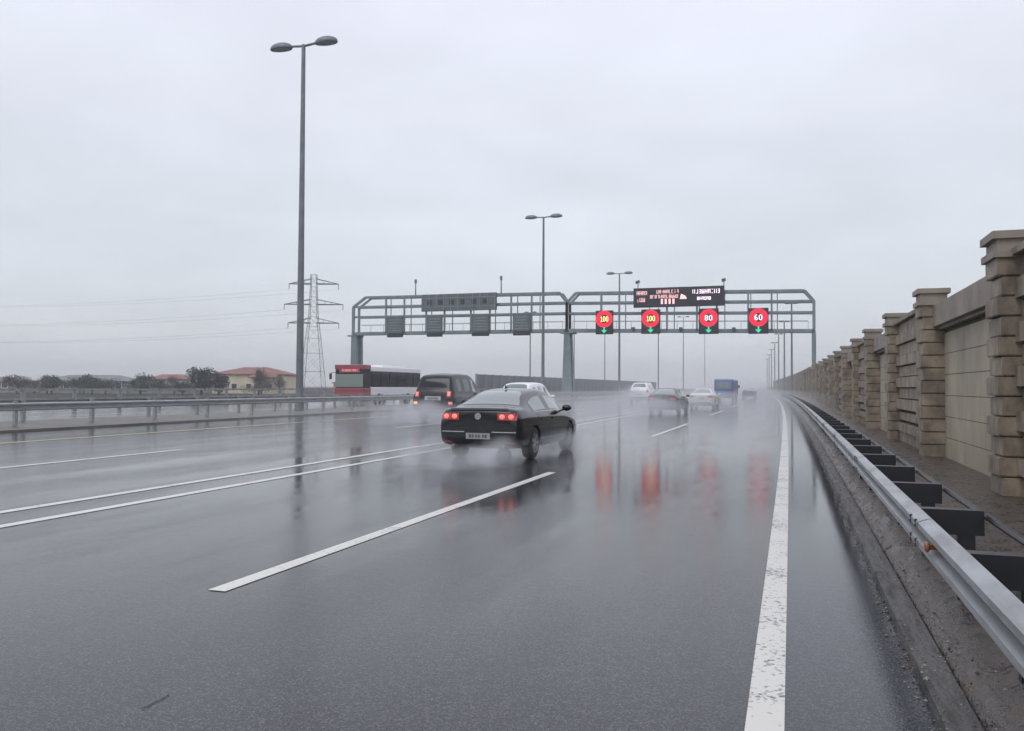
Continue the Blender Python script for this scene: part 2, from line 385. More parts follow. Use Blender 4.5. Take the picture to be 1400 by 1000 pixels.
gr1 = empty('guardrail', (0, 0, 0), label='galvanised steel guardrail with black spacer arms along the right shoulder', cat='guardrail')
ys = [y * 2. for y in range(-2, 45)] + [90 + 6. * i for i in range(1, 40)]
mb = MB(); beam(mb, .75, ys, .575, -1, h=.18, d=.065)
mb.build('rail_beam', M['galv'], gr1, smooth=True)
plate_me = bolt_me = None
for k in range(24):                       # lap joints: a second thickness of sheet at each splice
    y = .9 + 4.56 * k
    mb = MB(); beam(mb, .747, [y - .16, y + .16], .573, -1, h=.184, d=.065); mb.build('splice_plate', M['galv'], gr1, smooth=True)
    if k > 10: continue
    for dy in (-.10, .10):
        for z in (.597, .623, .708, .734):
            if bolt_me is None: mb = MB(); mb._sph((0, 0, 0), (.010, .013, .013), 8, 4, 0); o = mb.build('bolt', M['black_steel'], gr1, smooth=True); bolt_me = o.data
            else: o = bpy.data.objects.new('bolt', bolt_me); C.objects.link(o); o.parent = gr1
            o.location = P(.683, y + dy, z)
arm_me = None
for k in range(95):
    y = 1.28 + 1.52 * k
    x = bend(.95, y)
    if arm_me is None:
        b = MB(); b.box(-.19, .18, -.006, .006, .60, .735); b.box(-.19, .18, -.006, .085, .735, .745); b.box(-.19, .18, -.006, .085, .59, .60); b.box(.172, .18, -.006, .08, .60, .735)
        arm = b.build('spacer_arm', M['black_steel'], gr1); arm_me = arm.data
        b = MB(); b.box(.03, .13, .0, .006, 0, .59); b.box(.03, .036, 0, .06, 0, .59); b.box(.124, .13, 0, .06, 0, .59)
        post = b.build('post', M['black_steel'], gr1); post_me = post.data
        arm.location = post.location = (x, y, 0)
    else:
        for nm, me in (('spacer_arm', arm_me), ('post', post_me)):
            if nm == 'spacer_arm' or k < 95:
                o = bpy.data.objects.new(nm, me); C.objects.link(o); o.parent = gr1; o.location = (x, y, 0)
mb = MB(); mb.tube([P(1.16, y, .70) for y in ys if y < 200], .022, 6); mb.build('rear_tube', M['black_steel'], gr1, smooth=True)
for y in (4.85,):
    mb = MB(); x = bend(.70, y)
    mb._sph((x - .03, y, .672), (.014, .045, .028), 14, 8, 0); mb.box(x - .03, x + .035, y - .015, y + .015, .66, .684)
    mb.build('reflector', M['orange'], gr1, smooth=True)

def left_rail(name, x, y0, y1, face, sp, off, label, post_max=100):
    t = empty(name, (0, 0, 0), label=label, cat='guardrail')
    mb = MB(); beam(mb, x, [y0 + 4 * i for i in range(int((y1 - y0) / 4))], .60, face); mb.build('rail_beam', M['galv'], t, smooth=True)
    me = None; n = 0; y = off
    while y < y1 and n < post_max:
        if me is None:
            b = MB(); b.box(-.06, .06, -.06, .06, -.05, .86); o = b.build('post', M['galv_dull'], t); me = o.data
        else: o = bpy.data.objects.new('post', me); C.objects.link(o); o.parent = t
        o.location = P(x - face * .07, y, .07); y += sp; n += 1
    return t
left_rail('guardrail', -24.75, 4, 260, 1, 3.25, 8.3, 'galvanised guardrail on posts along the near side of the median')
left_rail('guardrail', -27.7, 4, 260, -1, 3.25, 7.8, 'galvanised guardrail on the far side of the median behind the lamp posts')

# ------------------------------------------------------------------ boundary wall on the right
wall = empty('boundary_wall', (0, 0, 0), label='brown sandstone boundary wall of tall coursed pillars and recessed panels', cat='wall')
def pillar_mesh(seed, h):
    rnd = random.Random(seed); b = MB(); n = 12; ch = (h - .34) / n
    b.box(.10, .50, .035, .66, 0, h - .36, 1)
    for i in range(n):
        z0 = i * ch + .008; z1 = (i + 1) * ch - .008
        d = .0 if i % 2 else .05; j = rnd.uniform(-.008, .008)
        # chamfered course
        for (zz0, zz1, ins) in ((z0, z0 + .014, .012), (z0 + .014, z1 - .014, 0), (z1 - .014, z1, .012)):
            b.box(d + ins + j, .54, ins + j, .70 - ins, zz0, zz1 - .0005, 0)
    return b
pm = []
for s in range(3):
    b = pillar_mesh(s, 3.7); o = b.build('pillar', [M['stone'], M['stone_gap']], wall)
    c = MB(); c.box(-.05, .58, -.05, .75, 3.34, 3.44); c.box(.01, .54, 0, .70, 3.442, 3.60); c.box(-.06, .60, -.06, .76, 3.602, 3.71)
    cap = c.build('cap', M['lintel'], o, bevel=.01); pm.append((o.data, cap.data)); 
    if s: bpy.data.objects.remove(cap); bpy.data.objects.remove(o)
first = [o for o in wall.children][0]
bays = []; y = 6.6; k = 0; spots = []
while y < 285:
    spots.append(y); y += 7.0 if k % 2 == 1 else 6.1; k += 1
spots = [6.6, 13.15, 20.25, 26.6, 33.4, 39.6, 46.4, 52.6]
while spots[-1] < 285: spots.append(spots[-1] + (6.8 if len(spots) % 2 == 1 else 6.2))
for i, y in enumerate(spots):
    me, cm = pm[i % 3]
    if i == 0: o = first
    else:
        o = bpy.data.objects.new('pillar', me); C.objects.link(o); o.parent = wall
        c = bpy.data.objects.new('cap', cm); C.objects.link(c); c.parent = o
    o.location = (bend(2.74, y), y, .0)
    dx = (bend(2.74, y + 3) - bend(2.74, y)) / 3; o.rotation_euler.z = -math.atan(dx)
def bay(y0, y1, kind):
    def Q(x, y, z): return (bend(2.74, y) + x, y, z)
    def qbox(b, xa, xb, ya, yb, za, zb, mi=0):
        vs = [Q(x, y, z) for x in (xa, xb) for y in (ya, yb) for z in (za, zb)]
        b.add(vs, [(0, 1, 3, 2), (4, 6, 7, 5), (0, 4, 5, 1), (2, 3, 7, 6), (0, 2, 6, 4), (1, 5, 7, 3)], mi)
    if kind == 0:
        b = MB(); rows = 6; cols = 3; hh = 2.72
        qbox(b, .49, .62, y0, y1, 0, 2.98, 1)
        for r in range(rows):
            for c in range(cols):
                ya = y0 + (y1 - y0) * c / cols + .008; yb = y0 + (y1 - y0) * (c + 1) / cols - .008
                qbox(b, .475, .60, ya, yb, r * hh / rows + .006, (r + 1) * hh / rows - .006)
        b.build('wall_panel', [M['panel'], M['stone_gap']], wall)
        b = MB(); qbox(b, .25, .70, y0, y1, 2.86, 3.32); qbox(b, .36, .62, y0, y1, 2.80, 2.859)
        b.build('lintel', M['lintel'], wall)
    else:
        b = MB(); qbox(b, .42, .60, y0, y1, 0, 3.36, 1); n = 11
        for r in range(n):
            z0 = r * 3.36 / n + .015; z1 = (r + 1) * 3.36 / n - .015
            d = .22 if r % 2 else .30
            if r in (1, 2): z1 -= .06
            qbox(b, d, .58, y0, y1, z0, z1)
        qbox(b, .18, .62, y0, y1, 3.362, 3.46)
        b.build('wall_panel', [M['stone'], M['stone_gap']], wall)
for i in range(len(spots) - 1): bay(spots[i] + .69, spots[i + 1] + .01, 0 if i % 2 == 1 else 1)

lw = MB()
for i in range(26):
    y = spots[-1] + 1 + 8 * i
    x = bend(2.9, y); lw.bar((x, y, .9), (bend(2.9, y + 8), y + 8, .9), .3, 1.8)
tag(lw.build('low_wall', M['grey_wall']), label='dark low wall fading into the mist beyond the last pillars on the right', cat='wall')

# ------------------------------------------------------------------ overhead gantries
def gantry_span(name, label, xa, xb, za, zb, ha, hb, xta, xtb, verts, Y=97.):
    """xa..xb at the bottom chord; xta..xtb the straight part of the top chord; z bottom and top heights"""
    t = empty(name, (xa, Y, 0), label=label, cat='gantry', group=None)
    def W(x, y, z): return (x - xa, y - Y, z)
    def zb_(x): return za + (zb - za) * (x - xa) / (xb - xa)
    def zt_(x): return ha + (hb - ha) * (x - xa) / (xb - xa)
    def zf(x, f): return zb_(x) + (zt_(x) - zb_(x)) * f
    for yy, nm in ((Y, 'front_truss'), (Y + 1.5, 'rear_truss')):
        b = MB(); s = 1 if yy == Y else .8
        b.bar(W(xa, yy, zb_(xa)), W(xb, yy, zb_(xb)), .30 * s, .40 * s)
        for f in (.46, .74): b.bar(W(xa, yy, zf(xa, f)), W(xb, yy, zf(xb, f)), .2 * s, .26 * s)
        b.bar(W(xta, yy, zt_(xta)), W(xtb, yy, zt_(xtb)), .26 * s, .30 * s)
        b.bar(W(xta, yy, zt_(xta)), W(xa, yy, zf(xa, .74)), .26 * s, .30 * s); b.bar(W(xtb, yy, zt_(xtb)), W(xb, yy, zf(xb, .74)), .26 * s, .30 * s)
        for x in (xa, xb): b.bar(W(x, yy, zb_(x)), W(x, yy, zf(x, .75)), .32 * s, .3 * s)
        if yy == Y:
            for x in verts: b.bar(W(x, yy - .05, zb_(x)), W(x, yy - .05, zt_(x)), .2, .2)
        else:
            n = 9
            for k in range(1, n):
                x = xta + (xtb - xta) * k / n; b.bar(W(x, yy, zb_(x)), W(x, yy, zt_(x)), .10)
        b.build(nm, M['gantry'], t)
    b = MB(); n = 12
    for k in range(n + 1):
        x = xta + (xtb - xta) * k / n
        for z in (zb_(x), zt_(x)): b.bar(W(x, Y, z), W(x, Y + 1.5, z), .12)
    b.build('cross_brace', M['gantry'], t)
    b = MB(); b.bar(W(xa + .4, Y + .75, zb_(xa) + .14), W(xb - .4, Y + .75, zb_(xb) + .14), 1.0, .05)
    b.build('walkway', M['mesh_grey'], t)
    b = MB()
    for yy in (Y + .25, Y + 1.25):
        b.bar(W(xa + .6, yy, zb_(xa) + 1.15), W(xb - .6, yy, zb_(xb) + 1.15), .045)
    for k in range(16):
        x = xa + .6 + (xb - xa - 1.2) * k / 15; b.bar(W(x, Y + .25, zb_(x) + .16), W(x, Y + .25, zb_(x) + 1.15), .04)
    b.build('handrail', M['gantry'], t)
    return t, zb_, zt_, zf

XL, XC, XR, GY = -54.7, -25.7, 2.3, 97.
gl, *_ = gantry_span('sign_gantry', 'grey steel truss gantry spanning the opposite carriageway on the left', XL, XC, 8.35, 8.3, 13.1, 12.85, -52.9, -26.6,
                     [-49.91, -47.29, -44.2, -41.67, -38.09, -35.56, -32.77, -30.13])
gr_, *_ = gantry_span('sign_gantry', 'grey steel truss gantry over our lanes carrying the lit speed signs', XC + .02, XR, 8.3, 7.8, 12.8, 12.25, -24.6, 1.33,
                      [-21.48, -19.3, -13.71, -10.3, -8.09, -4.65, -2.13])
def column(parent, x, z0, z1, w0, w1, name='column'):
    b = MB(); px = parent.location.x
    for yy in (GY + .1, GY + 1.4):
        vs = []
        for z, w in ((z0, w0), (z1, w1)):
            vs += [(x - px + sx * w / 2, yy - GY + sy * .25, z) for sx, sy in ((-1, -1), (1, -1), (1, 1), (-1, 1))]
        b.add(vs, [(0, 1, 2, 3), (7, 6, 5, 4), (0, 4, 5, 1), (1, 5, 6, 2), (2, 6, 7, 3), (3, 7, 4, 0)])
    for z in (2.2, 4.2, 6.2): b.bar((x - px, .1, z), (x - px, 1.4, z + 1), .12)
    b.box(x - px - w0 / 2 - .25, x - px + w0 / 2 + .25, -.3, 1.8, -.1, .35)
    b.build(name, M['gantry'], parent)
column(gl, XL + .15, 0, 8.3, .95, .75); column(gl, XC, 0, 8.25, 1.15, .62); column(gr_, XR, 0, 7.75, .42, .42)
b = MB()                                    # saddle over the centre column
b.box(XC - XL - .8, XC - XL + .8, -.25, 1.75, 7.95, 8.12); b.box(-.75, .6, -.25, 1.75, 8.0, 8.17); b.build('saddle', M['gantry'], gl)

def disc(b, cx, cz, y, r0, r1, n=32, mi=0, th=.03):
    b.lathe([(0, r0), (-th, r0), (-th, r1), (0, r1), (0, r0)], n, 'Y', (cx, y, cz), mi)
SEG = {'0': 'abcdef', '1': 'bc', '6': 'acdefg', '8': 'abcdefg'}
GLY = {'0': ['0110', '1001', '1001', '1001', '1001', '1001', '0110'], '1': ['0010', '0110', '0010', '0010', '0010', '0010', '0111'],
       '6': ['0110', '1000', '1000', '1110', '1001', '1001', '0110'], '8': ['0110', '1001', '1001', '0110', '1001', '1001', '0110']}
def digits(b, txt, cx, cz, y, h, sx=1.0):
    px = h / 7; wd = len(txt) * 5 * px * sx - px * sx
    for i, ch in enumerate(txt):
        for r, row in enumerate(GLY[ch]):
            for c, v in enumerate(row):
                if v == '1':
                    x = cx - wd / 2 + (i * 5 + c) * px * sx; z = cz + h / 2 - (r + 1) * px
                    b.box(x, x + px * sx * 1.02, y - .02, y, z, z + px * 1.02)
def speed_sign(x0, x1, z0, z1, num, m, label):
    cx = (x0 + x1) / 2; w_ = x1 - x0; t = empty('speed_sign', (cx, GY - .55, z0), label=label, cat='road sign', group='lit speed signs on the gantry')
    h = z1 - z0; hw = w_ / 2
    b = MB(); b.box(-hw, hw, -.1, .28, 0, h); b.build('housing', M['cab_dark'], t, bevel=.03)
    b = MB(); b.box(-hw + .06, hw - .06, -.115, -.1, .05, h - .05); b.build('display_face', M['led_black'], t)
    cz = h - hw * .98
    b = MB(); rr = .55
    while rr < hw * .97:
        nd = int(2 * math.pi * rr / .105)
        for q in range(nd):
            a = 2 * math.pi * q / nd; cx_, cz_ = rr * math.cos(a), cz + rr * math.sin(a); b.box(cx_ - .043, cx_ + .043, -.135, -.1155, cz_ - .043, cz_ + .043)
        rr += .104; b.build('red_ring', M['led_red'], t)
    b = MB(); digits(b, num, 0, cz, -.117, .62, 1.05 if len(num) == 2 else .80); b.build('number', m, t)
    b = MB(); az = .10; y = -.117
    b.add([(-.09, y, .44), (.09, y, .44), (.09, y, .80), (-.09, y, .80), (-.09, y - .02, .44), (.09, y - .02, .44), (.09, y - .02, .80), (-.09, y - .02, .80)], [(0, 1, 2, 3), (7, 6, 5, 4), (0, 4, 5, 1), (1, 5, 6, 2), (2, 6, 7, 3), (3, 7, 4, 0)])
    b.add([(-.36, y, .48), (.36, y, .48), (0, y, az), (-.36, y - .02, .48), (.36, y - .02, .48), (0, y - .02, az)], [(0, 1, 2), (5, 4, 3), (0, 3, 4, 1), (1, 4, 5, 2), (2, 5, 3, 0)])
    b.build('green_arrow', M['led_green'], t)
    b = MB(); b.bar((-hw * .6, .28, h * .8), (-hw * .6, .5, h * .8), .1); b.bar((hw * .6, .28, h * .8), (hw * .6, .5, h * .8), .1); b.bar((0, .28, h * .3), (0, .45, h * .3), .1); b.build('bracket', M['gantry'], t)
speed_sign(-22.02, -19.95, 7.75, 10.55, '100', M['led_yellow'], 'lit speed limit sign with yellow 100, leftmost of the red ringed signs')
speed_sign(-16.6, -14.42, 7.72, 10.55, '100', M['led_yellow'], 'lit speed limit sign with yellow 100 below the left part of the message board')
speed_sign(-10.05, -7.85, 7.60, 10.50, '80', M['led_white'], 'lit speed limit sign reading white 80 on the gantry')
speed_sign(-4.60, -2.45, 7.54, 10.41, '60', M['led_white'], 'lit speed limit sign reading white 60, nearest the right gantry column')

def led_text(b, x0, x1, z0, z1, seed, y=-.13, dens=.62):
    """a row of small lit strokes, too small to read, as on the photographed board"""
    rnd = random.Random(seed); h = z1 - z0; px = h / 7; x = x0
    while x + 4 * px < x1 + px:
        for k in (0, 3 * px):
            if rnd.random() < .85: b.box(x + k, x + k + px * .9, y - .02, y, z0, z1)
        for r in (0, 3, 6):
            if rnd.random() < .6: b.box(x + px * .9, x + 3 * px, y - .02, y, z0 + r * px, z0 + (r + 1) * px * .98)
        x += 5 * px
t = empty('message_board', (-12.37, GY - .55, 10.8), label='black electronic message board with lit white and pink text rows', cat='message board')
b = MB(); b.box(-5.15, 5.15, -.12, .40, 0, 2.25); b.build('housing', M['cab_dark'], t, bevel=.04)
b = MB(); b.box(-5.0, 5.0, -.135, -.12, .1, 2.15); b.build('display_face', M['led_black'], t)
b = MB(); led_text(b, -4.75, -3.45, 1.42, 1.86, 1, -.136); led_text(b, -4.75, -3.6, .62, 1.10, 2, -.136); b.build('side_text', M['led_pink'], t)
b = MB(); led_text(b, -2.45, .1, 1.55, 1.95, 3, -.136); led_text(b, -3.2, .1, 1.0, 1.38, 4, -.136)
for k in range(4): b.box(-1.95 + .44 * k, -1.72 + .44 * k, -.156, -.136, .32, .92)
b.add([(.2, -.136, .85), (1.0, -.136, .85), (.85, -.136, 1.2), (.35, -.136, 1.45), (.2, -.156, .85), (1.0, -.156, .85), (.85, -.156, 1.2), (.35, -.156, 1.45)], [(0, 1, 2, 3), (7, 6, 5, 4), (0, 4, 5, 1), (1, 5, 6, 2), (2, 6, 7, 3), (3, 7, 4, 0)])
b.build('centre_text', M['led_pink'], t)
b = MB(); led_text(b, 1.65, 4.75, 1.42, 1.90, 5, -.136); led_text(b, 2.15, 3.75, .68, 1.05, 6, -.136); b.build('right_text', M['led_white'], t)
b = MB()
for x in (-4.3, -1.5, 1.5, 4.3): b.bar((x, .4, 1.4), (x, .56, 1.4), .15)
b.build('bracket', M['gantry'], t)

# the boards and signs of the left span, seen from behind
t = empty('message_board', (-39.65, GY - .45, 11.0), label='grey message board seen from behind above the opposite carriageway', cat='message board')
b = MB(); b.box(-5.05, 5.05, -.05, .35, 0, 2.15); b.build('housing', M['cabinet'], t, bevel=.03)
b = MB()
for k in range(11): b.box(-4.95 + .98 * k, -4.87 + .98 * k, -.12, -.05, .06, 2.1)
for z in (.5, 1.6): b.box(-5.0, 5.0, -.10, -.052, z, z + .1)
b.build('rear_frame', M['gantry'], t)
for k in range(6):
    b = MB(); x = -4.2 + 1.5 * k; b.box(x, x + .62, -.09, -.05, .8, 1.4); b.build('service_door', M['cab_dark'], t)
for i, (x0, x1) in enumerate(((-49.7, -47.19), (-44.1, -41.67), (-38.0, -35.36), (-32.58, -30.04))):
    t = empty('lane_sign', ((x0 + x1) / 2, GY - .5, 7.78), cat='road sign', group='backs of lane signs over the opposite carriageway',
              label=('grey back of a lane sign, leftmost of the four on the left gantry span', 'grey back of a lane sign under the left end of the turned message board',
                     'grey back of a lane sign under the right end of the turned message board', 'grey back of a lane sign nearest the centre gantry column')[i])
    hw = (x1 - x0) / 2 * .86
    b = MB(); b.box(-hw, hw, -.05, .3, .5, 2.7); b.build('housing', M['cabinet'], t, bevel=.03)
    b = MB(); [b.box(-hw * .75, hw * .75, -.09, -.05, .75 + .35 * q, .9 + .35 * q) for q in range(5)]; b.build('louvre', M['gantry'], t)
    b = MB(); b.box(-hw * .95, hw * .95, -.1, .42, 0, .42); b.build('control_box', M['cab_dark'], t, bevel=.02)
for x, z0, z1, lb in ((-45.74, 13.1, 15.2, 'thin antenna mast on the left gantry span near its message board'), (-34.11, 12.9, 15.2, 'thin antenna mast on the left gantry span right of its message board')):
    b = MB(); b.tube([(0, 0, -.1), (0, 0, z1 - z0)], [.10, .06], 6); b.box(-.13, .13, -.1, .1, z1 - z0 - .5, z1 - z0)
    tag(b.build('antenna', M['pole'], loc=(x, GY, z0)), label=lb, cat='antenna', group='antennas on the gantry')
for x, z0, lb in ((-17.1, 12.6, 'small traffic camera on a stub above the left end of the lit board'), (-7.3, 12.5, 'small traffic camera on a stub above the right end of the lit board')):
    t = empty('traffic_camera', (x, GY, z0), label=lb, cat='camera', group='traffic cameras on the gantry')
    b = MB(); b.tube([(0, 0, 0), (0, 0, 1.0)], .05, 6); b.build('mount', M['pole'], t)
    b = MB(); b.bar((-.1, -.35, 1.15), (.05, .3, 1.35), .30, .34); b.build('camera_body', M['cabinet'], t, bevel=.03)
for x, lb in ((-17.6, 'small detector on the bottom chord between the two signs reading 100'), (-6.2, 'small detector on the bottom chord between the 80 and 60 signs'), (-12.1, 'small detector on the bottom chord left of the sign reading 80')):
    b = MB(); b.box(-.2, .2, -.3, .1, 0, .3); b.box(-.05, .05, -.1, .1, -.2, 0); tag(b.build('detector', M['cabinet'], loc=(x, GY - .2, 8.4 - .02 * (x + 25.7)), bevel=.02), label=lb, cat='detector', group='detectors on the gantry')

# ------------------------------------------------------------------ lamp posts
def street_lamp(x, y, h, r0, r1, sc_, label, group, arm=1.05, detail=True, z0=0.):
    t = empty('street_lamp', (x, y, z0), label=label, cat='street lamp', group=group)
    b = MB(); b.tube([(0, 0, 0), (0, 0, h * .5), (0, 0, h)], [r0, (r0 + r1) / 2, r1], 12); b.build('pole', M['pole'], t, smooth=True)
    b = MB(); b.box(-.3, .3, -.3, .3, -.05, .04); b.tube([(0, 0, .03), (0, 0, .5)], [r0 * 1.35, r0 * 1.15], 12); b.build('base_plate', M['pole'], t)
    b = MB(); b.tube([(-arm * sc_, 0, h + .02), (0, 0, h - .08), (arm * sc_, 0, h + .02)], .07 * sc_, 8); b.build('arm', M['pole'], t, smooth=True)
    for s in (-1, 1):
        cx = s * (arm + .42) * sc_
        b = MB(); vs = []; n = 16
        rings = ((0, -.10, .96), (0, -.06, 1.0), (0, .05, .98), (0, .16, .82), (0, .25, .5), (0, .28, .1))
        for _, z, q in rings:
            vs += [(cx + .72 * sc_ * q * math.cos(2 * math.pi * k / n), .36 * sc_ * q * math.sin(2 * math.pi * k / n), h + z * sc_) for k in range(n)]
        fs = [(i * n + k, i * n + (k + 1) % n, (i + 1) * n + (k + 1) % n, (i + 1) * n + k) for i in range(len(rings) - 1) for k in range(n)]
        fs.append(tuple(range(n))[::-1]); fs.append(tuple(range((len(rings) - 1) * n, len(rings) * n))); b.add(vs, fs)
        o = b.build('lamp_head', M['lamp_head'], t, smooth=True)
        b = MB(); b._sph((cx, 0, h - .10 * sc_), (.58 * sc_, .28 * sc_, .09 * sc_), 14, 6, 0); b.build('lens', M['lens'], o, smooth=True)
    return t
street_lamp(-26.3, 40.65, 20.9, .215, .11, 1.0, 'tall double headed lamp post in the median, the nearest and tallest in view', 'lamp posts along the median')
street_lamp(-26.4, 89.3, 20.6, .20, .11, 1.0, 'double headed median lamp post rising in front of the gantry left span', 'lamp posts along the median')
street_lamp(-26.5, 133.2, 20.0, .20, .11, 1.0, 'double headed median lamp post seen through the gantry right span', 'lamp posts along the median')
for i, y in enumerate((178, 226, 290)):
    street_lamp(-27.0 - .6 * i, y, 20.5, .13, .08, .75, 'faint far median lamp post, number %s in the row beyond the gantry' % ('two', 'three', 'four', 'five', 'six')[i], 'lamp posts along the median')
for i, (y, h) in enumerate(((150.4, 15.6), (183.9, 18.0), (216.7, 20.0))):
    street_lamp(-47.0, y, h, .15, .09, .7, 'thin lamp post on the far verge of the opposite road, %s beyond the gantry' % ('first', 'second', 'third', 'fourth', 'fifth')[i], 'lamp posts on the far verge', arm=.7)
for i, y in enumerate((128, 163, 200, 238, 280, 325, 372)):
    street_lamp(bend(2.1, y), y, 13.9, .17, .11, .62, 'thin lamp post by the right wall beyond the gantry, %s in its row' % ('first', 'second', 'third', 'fourth', 'fifth', 'sixth', 'seventh')[i], 'lamp posts by the right wall', arm=.45)

# ------------------------------------------------------------------ far left: parapet and noise barrier of the opposite road
pr = empty('parapet_railing', (0, 0, 0), label='low grey parapet railing on posts beyond the opposite carriageway', cat='railing')
b = MB(); [b.bar(P(-46.0, y, z), P(-46.0, y + 6.1, z), .10, .10 if z < 1 else .16) for y in range(10, 124, 6) for z in (.55, 1.15)]; b.build('rail', M['galv_dull'], pr)
me = None
for k in range(28):
    y = 12 + 4. * k
    if me is None: q = MB(); q.box(-.1, .1, -.1, .1, 0, 1.2); o = q.build('post', M['galv_dull'], pr); me = o.data
    else: o = bpy.data.objects.new('post', me); C.objects.link(o); o.parent = pr
    o.location = P(-46.0, y, 0)
nb = empty('noise_barrier', (0, 0, 0), label='grey ribbed noise barrier running along the far verge behind the gantry', cat='noise barrier')
for k in range(48):
    y = 123 + 4. * k; b = MB(); h = 3.45
    for j in range(8):
        b.box(-.06 - .05 * (j % 2), .06 + .05 * (j % 2), .14 + .465 * j, .14 + .465 * (j + 1), .1, h)
    o = b.build('barrier_panel', M['barrier'], nb); o.location = (bend(-47, y) * 1.0 - 0, y, 0)
    b = MB(); b.box(-.14, .14, -.13, .13, 0, h + .08); o = b.build('post', M['concrete'], nb); o.location = (bend(-47, y), y, 0)

# ------------------------------------------------------------------ pylon and lines
def pylon(x, y, h, label):
    t = empty('power_pylon', (x, y, -.25), label=label, cat='pylon'); b = MB()
    lv = [(0, 3.4), (6, 2.85), (11.5, 2.35), (16, 1.95), (19.5, 1.55), (22.5, 1.25), (25.5, 1.1), (28.5, 1.0), (31.5, .9), (h, .8)]
    rz = R(20); ca, sa = math.cos(rz), math.sin(rz)
    def Q(a, bb, z): return (a * ca - bb * sa, a * sa + bb * ca, z)
    cs = [(-1, -1), (1, -1), (1, 1), (-1, 1)]
    for (z0, w0), (z1, w1) in zip(lv, lv[1:]):
        for k in range(4):
            a, c = cs[k], cs[(k + 1) % 4]
            b.bar(Q(a[0] * w0, a[1] * w0, z0), Q(a[0] * w1, a[1] * w1, z1), .11)
            b.bar(Q(a[0] * w0, a[1] * w0, z0), Q(c[0] * w1, c[1] * w1, z1), .05); b.bar(Q(c[0] * w0, c[1] * w0, z0), Q(a[0] * w1, a[1] * w1, z1), .05)
            b.bar(Q(a[0] * w1, a[1] * w1, z1), Q(c[0] * w1, c[1] * w1, z1), .07)
    b.build('lattice_tower', M['pylon'], t)
    for z, l in ((20.6, 7.6), (26.2, 8.8), (32.4, 7.4)):
        b = MB()
        for s in (-1, 1):
            tip = Q(s * l, 0, z)
            for yy in (-1, 1): b.bar(Q(s * .9, yy, z), tip, .27); b.bar(Q(s * .9, yy, z + 1.5), tip, .17)
            for q in (.3, .55, .8):
                x_ = .9 + (l - .9) * q; wq = 1 - q; b.bar(Q(s * x_, -wq, z), Q(s * x_, wq, z), .1); b.bar(Q(s * x_, wq, z), Q(s * x_, wq * .9, z + 1.5 * wq), .1)
        o = b.build('crossarm', M['pylon'], t)
        for s in (-1, 1):
            b = MB(); p = Vector(Q(s * l, 0, z)); b.tube([p, p + Vector((0, 0, -1.6))], .12, 6); b.build('insulator', M['cabinet'], o)
    return t
pylon(-136.5, 218, 35.2, 'steel lattice power pylon with three crossarms behind the nearest lamp post')
for z, l in ((20.6, 7.6), (26.2, 8.8), (32.4, 7.4)):
    for s in (-1, 1):
        ax, ay = -136.5 + s * l * math.cos(R(20)), 218 + s * l * math.sin(R(20)); pts = []
        for k in range(17):
            u = k / 16; pts.append((ax - 260 * u, ay - 30 * u - s * 0, z - 1.9 + 3 * u - 4 * 5 * u * (1 - u)))
        b = MB(); b.tube(pts, .02, 4)
        tag(b.build('power_line', M['pylon']), label='%s sagging wire running left from the %s crossarm of the pylon' % ('near' if s > 0 else 'outer', {20.6: 'lowest', 26.2: 'middle', 32.4: 'top'}[z]), cat='wire', group='power lines from the pylon')

# ------------------------------------------------------------------ houses and trees on the left
def house(name, x, y, w_, d, h, rh, wm, rm, label, rz=R(20), over=.5, hip=.35, floors=2, nw=4, base=-.25, chim=False):
    t = empty(name, (x, y, base), rz, label=label, cat='house')
    b = MB(); b.box(-w_ / 2, w_ / 2, -d / 2, d / 2, 0, h); b.build('wall', wm, t)
    b = MB(); o = over; a = w_ / 2 + o; c = d / 2 + o; r = w_ / 2 * (1 - hip * 1.2)
    b.add([(-a, -c, h), (a, -c, h), (a, c, h), (-a, c, h), (-a, -c, h - .18), (a, -c, h - .18), (a, c, h - .18), (-a, c, h - .18), (-r, 0, h + rh), (r, 0, h + rh)],
          [(4, 5, 1, 0), (5, 6, 2, 1), (6, 7, 3, 2), (7, 4, 0, 3), (7, 6, 5, 4), (0, 1, 9, 8), (1, 2, 9), (2, 3, 8, 9), (3, 0, 8)])
    ro = b.build('roof', rm, t)
    if chim: b = MB(); b.box(-.35, .35, -.3, .3, h + rh * .3, h + rh + .5); b.build('chimney', M['concrete'], ro, loc=(w_ * .2, .4, 0))
    fh = h / floors
    for f in range(floors):
        for k in range(nw):
            cx = -w_ / 2 + w_ * (k + .5) / nw
            q = MB(); q.box(cx - .65, cx + .65, -d / 2 - .05, -d / 2 + .02, f * fh + .9, f * fh + 2.2); wo_ = q.build('window', M['white'], t)
            q = MB(); q.box(cx - .55, cx + .55, -d / 2 - .07, -d / 2 - .052, f * fh + 1.0, f * fh + 2.1); q.build('pane', M['window'], wo_)
    return t
house('house', -112.0, 156, 15.5, 11, 4.2, 1.55, M['cream'], M['red_roof'], 'cream two storey house with broad red hipped roof left of the nearest lamp post', chim=False, floors=1, nw=5, hip=.55)
b_ = house('house', -106.2, 151.5, 5.2, 5, 3.5, 1.3, M['cream'], M['red_roof'], 'small cream annexe with red gable at the right of the cream house', floors=1, nw=2, hip=.5)
house('house', -141, 163.5, 8.5, 7, 3.2, 1.1, M['pink_wall'], M['red_roof'], 'small pinkish house with low red roof left of the dark round tree', floors=1, nw=3)
house('house', -135, 134, 17, 9, 2.5, 1.2, M['grey_wall'], M['grey_roof'], 'long grey house with a dark hipped sheet roof among the trees', floors=1, nw=5)
house('shed', -122, 138, 14, 7, 1.7, .8, M['grey_wall'], M['grey_roof'], 'low pale grey shed with a flat roof in front of the pinkish house', floors=1, nw=0, hip=.2)['category'] = 'shed'
